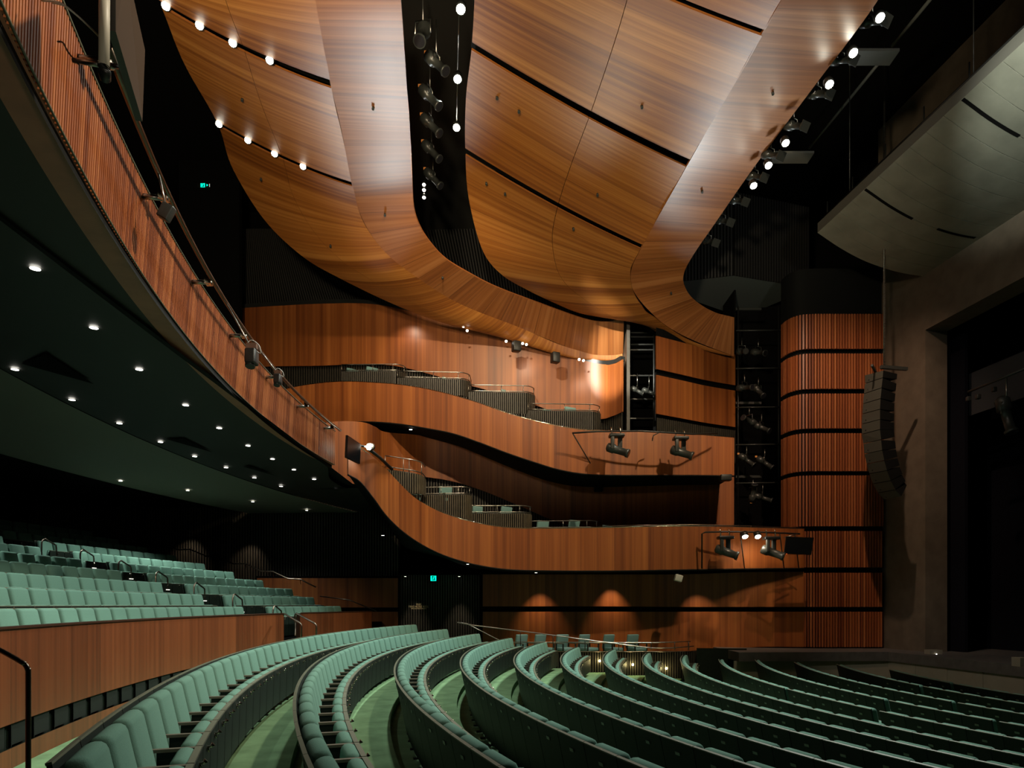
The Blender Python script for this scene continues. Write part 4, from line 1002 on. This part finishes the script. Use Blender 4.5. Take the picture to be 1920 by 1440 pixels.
b = empty('lighting_bar', P(1410,1000,23.8), 0, 'black lighting bar on a standpipe before the lower box front', 'lighting bar')
part(MB().tube(W3([(1316,1066,24.2),(1316,1001,24.1),(1322,998,24.0),(1360,997,23.9),(1430,998,23.8),(1500,1001,23.8)]), .028, 8), 'bar', M_FIX, b)
for x in (1388, 1462, 1490): part(MB().cyl(P(x,1000,23.9), P(x+8,1066,24.5), .02), 'brace', M_FIX, b)
for i, x in enumerate((1397, 1421)):
    t = downlamp(x, 1006, 23.6, .095, 'bright small floodlight on the lower lighting bar, %s of two' % ('left','right')[i], 'floodlights on the lower bar', E_LAMP, 'stage light', (0,-.6,-.8))
    spot(P(x,1008,23.5), tuple(P(x+20,1075,24.9)), 50, 110, .9, (1,.8,.55), .08)
# small white projector box below
t = empty('white_spotlight', P(1272,1084,24.4), 0, 'small white square spotlight under the lower box front', 'spotlight')
part(MB().rbox(P(1272,1084,24.4), (.26,.22,.24), .03, Matrix.Rotation(.3,3,'Y')), 'body', M_WHITE, t); part(MB().tube(W3([(1272,1079,24.5),(1272,1071,24.6)]), .02, 6), 'bracket', M_FIX, t)

# monitors
def monitor(name, quad, label, mat, tilt=.06, backmat=None):
    q = W3(quad); n = (q[1]-q[0]).cross(q[3]-q[0]).normalized()
    if n.y > 0: n = -n
    c = sum(q, Vector())/4; t = empty(name, c, 0, label, 'screen')
    m = MB(); bq = [p-n*tilt for p in q]
    for i in range(4): j = (i+1) % 4; m.quad([q[i], q[j], bq[j], bq[i]])
    m.quad(bq); part(m, 'casing', M_FIX, t)
    part(MB().quad([c+(p-c)*1.0+n*.002 for p in q]) or m, 'display', mat, t) if False else None
    m2 = MB(); m2.quad([c+(p-c)*.97+n*.004 for p in q]); part(m2, 'display', mat, t)
    return t, c, n
M_DISP = plain('dark_display', (.006,.007,.008), .12)
t, c, n = monitor('monitor_screen', [(1474,1006,23.6),(1526,1008,23.5),(1521,1040,23.4),(1470,1038,23.5)], 'black flat monitor at the right end of the lower lighting bar', M_DISP)
part(MB().box(P(1475,1038.5,23.4), (.02,.02,.02)), 'indicator', E_RED, t); part(MB().tube(W3([(1495,1001,23.7),(1470,1008,23.7)]), .02, 6), 'arm', M_STEEL, t)
t, c, n = monitor('monitor_screen', [(652,816,18.6),(677,833,19.5),(675,870,19.5),(650,858,18.6)], 'flat monitor on the balcony rail catching the glare of a lamp', M_DISP)
part(MB().cyl(P(676,836,19.6), P(690,838,20.0), .03), 'arm', M_FIX, t)
t = downlamp(692, 838, 19.9, .085, 'single glaring lamp on the balcony rail beside the flat monitor', None, E_LAMP, 'stage light', (-.3,-.8,-.2))
spot(P(690,838,19.8)+Vector((.1,0,.1)), tuple(P(650,830,23.0)), 260, 140, .9, (1,.85,.6), .08)
rail2 = MB().tube(W3([(690,841,20.0),(712,858,20.8),(735,880,21.6)]), .05, 7); tag(rail2.build('rail_cover', M_FIX), 'short thick black end of the balcony lighting rail below the glaring lamp', 'rail')
# big panel at the upper left
t = empty('large_display', P(240,230,5.5), 0, 'large brown flat display panel seen nearly edge-on at upper left', 'screen')
q = W3([(217,-60,4.3),(238,-60,5.1),(272,94,5.2),(267,228,5.1),(217,59,4.3)])
m = MB(); m.quad(q); off = Vector((-.045,-.01,0)); bq = [p+off for p in q]
part(m, 'display_face', M_SCREEN, t)
m = MB(); m.quad(bq)
for i in range(5): j = (i+1) % 5; m.quad([q[i], q[j], bq[j], bq[i]])
part(m, 'casing', M_FIX, t)
t = empty('speaker_column', P(196,150,4.9), 0, 'grey-white column loudspeaker hanging beside the large display', 'loudspeaker')
part(MB().tube(W3([(196,-60,4.2),(195,126,4.2)]), .031, 10), 'body', plain('column_grey', (.42,.39,.31), .5), t)
part(MB().tube(W3([(195,126,4.2),(195,132,4.2),(198,150,4.25)]), [.036,.038,.03], 10), 'end_cap', M_FIX, t)
part(MB().cyl(P(138,113,4.9), P(186,121,4.85), .018), 'arm', M_STEEL, t); part(MB().cyl(P(204,123,4.95), P(220,125,5.0), .018), 'arm', M_STEEL, t)
cb = [P(78,1,4.7), P(112,5,4.65), P(140,25,4.7), P(162,45,4.75), P(185,68,4.8), P(199,88,4.85), P(204,110,4.85)]
m = MB().tube([cr(cb, i/4) for i in range(25)], .006, 6); m.tube([cr(cb, i/4)+Vector((.012,0,-.012)) for i in range(2,24)], .006, 6)
tag(m.build('white_cable', M_WHITE), 'looping pale cables from the battened front to the column loudspeaker', 'cable')
cb = [P(108,78,4.9), P(118,80,4.85), P(128,98,4.8), P(148,121,4.8)]
tag(MB().tube([cr(cb, i/5) for i in range(16)], .006, 6).build('black_cable', M_FIX), 'thin black cable drooping over the battened balcony front', 'cable')
# devices on the rail
for (x, y, d, s, lab) in ((472,660,10.9,1.0,'black camera unit with cables clamped on the balcony rail'),(521,705,12.6,.75,'smaller black fixture clamped on the balcony rail, further along'),(312,398,7.6,.55,'small grey box fixture hanging under the nearest clear rail bracket')):
    c = P(x, y, d); t = empty('rail_fixture', c, 0, lab, 'fixture'); rp_ = circ((30.6,15.7,35.42,0), d, 0, EYE+4.75)
    part(MB().cyl(c+Vector((0,0,.05)), rp_, .012, 6), 'stem', M_STEEL, t)
    if s > .6:
        part(MB().rbox(c+Vector((0,0,-.08))*s, (.17*s,.20*s,.24*s), .03), 'body', M_FIX, t)
        part(MB().tube([c+Vector((-.02,0,-.16))*s, c+Vector((-.02,-.02,-.24))*s], .075*s, 12), 'lens_barrel', M_FIX, t)
        part(MB().box(c+Vector((0,0,.09))*s, (.16*s,.08*s,.08*s)), 'clamp', M_STEEL, t)
        part(MB().tube([cr([c+Vector(v)*s for v in ((-.1,0,.1),(.0,-.02,.18),(.12,-.02,.1),(.14,0,-.02),(.04,0,.04))], i/4) for i in range(17)], .006, 5), 'cable', M_WHITE, t)
    else: part(MB().rbox(c, (.13,.10,.17), .015, Matrix.Rotation(.5,3,'Y')), 'body', M_FIXG, t)

# line array
t = empty('line_array', P(1660,940,22.2), 0, 'curved hanging line array of thirteen dark loudspeaker boxes on a chain', 'loudspeaker')
face = [(1640,702),(1634,722),(1629,741),(1625,760),(1621,780),(1620,799),(1621,818),(1623,837),(1627,856),(1632,875),(1640,893),(1650,910),(1665,925)]
FR = [(1622,703,1656,694),(1622,719,1655,708),(1620,738,1653,727),(1618,757,1651,747),(1617,776,1650,767),(1616,795,1650,786),(1616,814,1650,805),(1619,832,1652,824),(1621,851,1654,844),(1625,870,1658,863),(1630,888,1663,882),(1637,907,1670,901),(1646,924,1679,918),(1658,937,1690,931)]
dA, dB = 22.6, 21.7
for i in range(13):
    a, b_ = FR[i], FR[i+1]
    q = [P(a[0],a[1]+.8,dA), P(a[2],a[3]+.8,dB), P(b_[2],b_[3]-.4,dB), P(b_[0],b_[1]-.4,dA)]
    nb = Vector((.60,.25,0))*(1 if i < 12 else .9)
    dn = (q[3]-q[0]).normalized(); nb = (nb-dn*nb.dot(dn)).normalized()*.62
    bq = [q[0].lerp(q[3], .12)+nb, q[1].lerp(q[2], .12)+nb, q[2].lerp(q[1], .12)+nb, q[3].lerp(q[0], .12)+nb]
    m = MB(); 
    for k in range(4): j = (k+1) % 4; m.quad([q[k], q[j], bq[j], bq[k]])
    m.quad(bq); o = part(m, 'speaker_box', M_BLACK, t)
    g = MB(); g.quad(q); sub(g, 'grille', M_ARRAY, o)
    g = MB(); cc = q[3].lerp(q[2], .22).lerp(q[0].lerp(q[1], .22), .25); g.disc(cc+Vector((-.01,-.02,0)), .02, (-.3,-1,0), 8); sub(g, 'badge', M_CHROME, o)
m = MB(); m.box(P(1640,694,22.1), (.06,1.1,.07), Matrix.Rotation(-.62,3,'Z')); m.box(P(1676,690,22.0), (.95,.10,.10), Matrix.Rotation(.2,3,'Z')); part(m, 'rigging_frame', M_FIXG, t)
m = MB().cyl(Vector((P(1658,500,22.0).x, 22.0, 20.5)), P(1657,686,22.0), .018, 6)
for i in range(160): m.box(P(1658,683-i*3.1,22.0), (.05,.05,.028))
part(m, 'chain', M_STEEL, t)

# ceiling reflector
RP = [(0,0.0),(.8,-.44),(1.6,-.78),(2.4,-1.0),(3.1,-1.12),(3.9,-1.18)]
base = P(1533,436,22.6); XN = -PN
def cloud_pt(i, s): x, z = RP[i]; return base+XN*x+Vector((0,0,z))-PD*s
cl = empty('ceiling_reflector', base, 0, 'long curved grey ceiling reflector hanging before the stage opening', 'ceiling panel')
edges = [0.0, .62, 1.2, 1.79, 2.41, 3.03, 3.66, 4.26, 4.86, 5.46, 6.05, 6.6]+[7.2+.6*i for i in range(22)]
for a, b_ in zip(edges[:-1], edges[1:]):
    m = MB(); ribbon(m, [cloud_pt(i, a+.008) for i in range(6)], [cloud_pt(i, b_-.008) for i in range(6)], rows=1, per=4)
    o = part(m, 'reflector_panel', M_CLOUD, cl); thick(o, .03, 0)
cps = [cloud_pt(i, 0) for i in range(6)]
def slot(s, u0, u1):
    A = [cr([cloud_pt(i, s-.05) for i in range(6)], u0+(u1-u0)*k/8)+Vector((0,0,-.02)) for k in range(9)]
    B = [cr([cloud_pt(i, s+.05) for i in range(6)], u0+(u1-u0)*k/8)+Vector((0,0,-.02)) for k in range(9)]
    part(ribbon(MB(), A, B, rows=1, cols=16), 'slot', M_SHADOW, cl)
slot(2.41, 0, 1.9); slot(6.05, 0, 1.9); slot(2.41, 2.9, 4.6); slot(6.05, 2.9, 4.6)
m = MB(); up = Vector((0,0,.30)); e = [cloud_pt(0,0), cloud_pt(0,20)]
m.quad([e[0], e[1], e[1]+up, e[0]+up]); part(m, 'edge_trim', plain('reflector_edge', (.10,.095,.08), .6), cl)
m = MB(); ribbon(m, [cloud_pt(i, -.02)+Vector((0,0,.06)) for i in range(6)], [cloud_pt(i, 20)+Vector((0,0,.06)) for i in range(6)], rows=1, per=4); part(m, 'backing', M_BLACK, cl)
m = MB().tube([cloud_pt(0,s)+Vector((.2,0,.5)) for s in (-.1,5,10,18)], .04, 6)
for s in (.2,1.5,3,4.5,6): m.cyl(cloud_pt(0,s)+Vector((.2,0,.1)), cloud_pt(0,s)+Vector((.2,0,.9)), .02, 5)
part(m, 'support_frame', M_FIX, cl)
for s in (1.2, 6.0): part(MB().cyl(cloud_pt(0,s)+Vector((.3,0,.3)), cloud_pt(0,s)+Vector((.3,0,6)), .015, 5), 'hanging_cable', M_FIXG, cl)
# grey bars hanging behind the band
for i, (a, b_) in enumerate((((1517,278,24.0),(1648,118,20.5)),((1673,86,20.0),(1745,-2,18.0)))):
    tag(MB().cyl(P(*a), P(*b_), .045, 8).build('suspended_bar', plain('grey_bar', (.12,.125,.11), .5)), 'thin grey suspended bar in the dark beyond the band, %s one' % ('lower','upper')[i], 'bar')
for i, (x0, y0, x1, y1, d) in enumerate(((1600,103,1677,111,18.5),(1448,293,1520,297,21.5))):
    a, b_ = P(x0,y0,d), P(x1,y1,d); m = MB().box((a+b_)/2, ((b_-a).length,.5,.07))
    tag(m.build('flat_batten', plain('grey_flat', (.13,.13,.115), .6)), 'flat grey bracket plate sticking out beyond the band, %s one' % ('upper','lower')[i], 'bracket')
# stage lights inside the opening
profile_spot(1887, 778, 20.5, (.1,-.25,-1), 1.9, 'black lantern pointing straight down inside the stage opening', None, None, .4)
part_bar = MB().cyl(P(1815,735,21.5), P(1935,686,19.5), .04, 8); tag(part_bar.build('fly_bar', M_FIXG), 'black pipe with small lamps inside the stage opening', 'bar')
for i, (x, y) in enumerate(((1816,748),(1834,744),(1864,730))):
    c = P(x, y, 21); o = MB().rbox(c, (.12,.12,.14), .02).build('small_stage_lamp', M_FIXG, origin=c); tag(o, 'tiny lamp on the pipe inside the stage opening, %s from the left' % nth(i+1), 'stage light', 'tiny lamps on the stage pipe')
t = empty('stage_box', P(1750,1228,22.0), 0, 'small grey box with a white light at the left end of the stage edge', 'box')
part(MB().box(P(1750,1226,22.0)+Vector((0,0,0)), (.40,.3,.26)), 'body', M_TAUPE, t); part(MB().disc(P(1756,1227,21.8), .02, (0,-1,0)), 'indicator', E_DOWN, t)
tag(MB().box(P(1913,1241,17.2), (.22,.3,.22)).build('stage_box', M_TAUPE), 'small grey box on the stage at the right edge of the picture', 'box')
# track lamps and small speakers under the shells
tk = uw
for i, (x, y) in enumerate(((869,612),(876,620),(949,640),(980,644),(987,646),(1086,674),(1094,676))):
    c = P(x, y, 26.3); o = MB().disc(c, .045, (0,-1,-.3), 12).build('track_lamp', E_LAMPW, origin=c); tag(o, 'tiny bright lamp on the track above the timber side wall, %s from the left' % nth(i+1), 'lamp', 'tiny track lamps')
for i, (x, y) in enumerate(((968,650),(1041,671))):
    c = P(x, y, 26.2); o = MB().rbox(c, (.30,.28,.38), .03, Matrix.Rotation(.4,3,'Z')).build('wall_speaker', M_FIX); tag(o, 'small black speaker box under the track, %s of two' % ('left','right')[i], 'loudspeaker')
c = P(1360,896,25.0); tag(MB().rbox(c, (.40,.3,.22), .03).build('wall_speaker', M_FIX), 'small black speaker box at the right end of the upper box front', 'loudspeaker')
c = P(1122,915,26.9); tag(MB().rbox(c, (.32,.3,.28), .03).build('wall_speaker', M_BLACK), 'small black speaker box hanging on the shaded wall of the lower boxes', 'loudspeaker')
spot(P(983,655,26.0), tuple(P(1000,720,27.0)), 45, 120, .9, (1,.8,.6), .03); spot(P(1090,685,25.9), tuple(P(1105,740,26.7)), 45, 120, .9, (1,.8,.6), .03)
spot(P(760,592,26.9), tuple(P(770,680,27.7)), 60, 120, .9, (1,.8,.6), .05)

# exit signs
def exit_sign(px, py, d, w_, label, arrow):
    c = P(px, py, d); t = empty('exit_sign', c, 0, label, 'exit sign')
    h = w_*.92; y = c.y
    def Q(x, z): return Vector((c.x+x*w_, y-.06, c.z+z*h))
    part(MB().box(c, (w_*(1.1 if not arrow else 2.7), .08, h*1.1)), 'casing', M_BLACK, t)
    m = MB(); m.quad([Q(-.5,-.5),Q(.5,-.5),Q(.5,.5),Q(-.5,.5)]); part(m, 'lit_panel', E_EXIT, t)
    m = MB()
    def poly(pts):
        k = [Q(a, b)+Vector((0,-.006,0)) for a, b in pts]; m.quad(k)
    poly([(-.28,-.40),(.30,-.40),(.30,.42),(-.28,.42)]); part(m, 'doorway', M_BLACK, t)
    m = MB()
    def limb(pts, r): m.tube([Q(a, b)+Vector((0,-.02,0)) for a, b in pts], r*w_, 6)
    m.disc(Q(.12,.32)+Vector((0,-.02,0)), .085*w_, (0,-1,0), 12); limb([(.08,.20),(-.02,-.06)], .07); limb([(.08,.17),(.22,.04),(.30,.10)], .035); limb([(.06,.18),(-.12,.14),(-.20,.00)], .035)
    limb([(-.02,-.06),(.12,-.20),(.06,-.40)], .045); limb([(-.02,-.06),(-.12,-.24),(-.27,-.26)], .045); part(m, 'running_figure', E_EXIT, t)
    if arrow:
        m = MB(); m.quad([Q(.85,.35), Q(.85,-.3), Q(1.2,.02)]); part(m, 'arrow', E_EXIT, t); m = MB(); m.quad([Q(1.5,-.4),Q(1.56,-.4),Q(1.56,.35),Q(1.5,.35)]); part(m, 'edge_line', E_AISLE, t)
    return t
exit_sign(813, 1084.5, 27.3, .22, 'green running-man exit sign above the black slatted lobby wall', False)
exit_sign(381.5, 349, 27.66, .175, 'small green exit sign with an arrow high in the dark behind the balcony', True)
dl_ = bpy.data.lights.new('exit_glow', 'POINT'); dl_.energy = 1.2; dl_.color = (0,1,.6); dl_.shadow_soft_size = .1
o = bpy.data.objects.new('exit_glow', dl_); COL.objects.link(o); o.location = P(813,1084,27.1)
struct(MB().box(P(395,420,27.9), (2.4, .3, 9)), 'trim_13', M_SHADOW)
# wall lettering
lt = empty('wall_lettering', P(785,1138,27.75), 0, 'small gold fire hose reel lettering on the black slatted wall', 'lettering')
M_GOLD = plain('gold_letter', (.42,.34,.20), .5)
for (txt, y, s) in (('WIP',1133.4,.085),('FIRE HOSE REEL',1137.6,.085),('FIRE EXTINGUISHER',1141.2,.052)):
    cu = bpy.data.curves.new('lettering', 'FONT'); cu.body = txt; cu.size = s*1.35; cu.align_x = 'CENTER'; cu.align_y = 'CENTER'; cu.extrude = .004
    oc = bpy.data.objects.new('tmp', cu); COL.objects.link(oc); me = bpy.data.meshes.new_from_object(oc.evaluated_get(bpy.context.evaluated_depsgraph_get()))
    bpy.data.objects.remove(oc); me.materials.clear(); me.materials.append(M_GOLD); o = bpy.data.objects.new('letters', me); COL.objects.link(o)
    o.parent = lt; o.location = P(785, y, 27.74)-lt.location; o.rotation_euler = (PI/2, 0, 0)
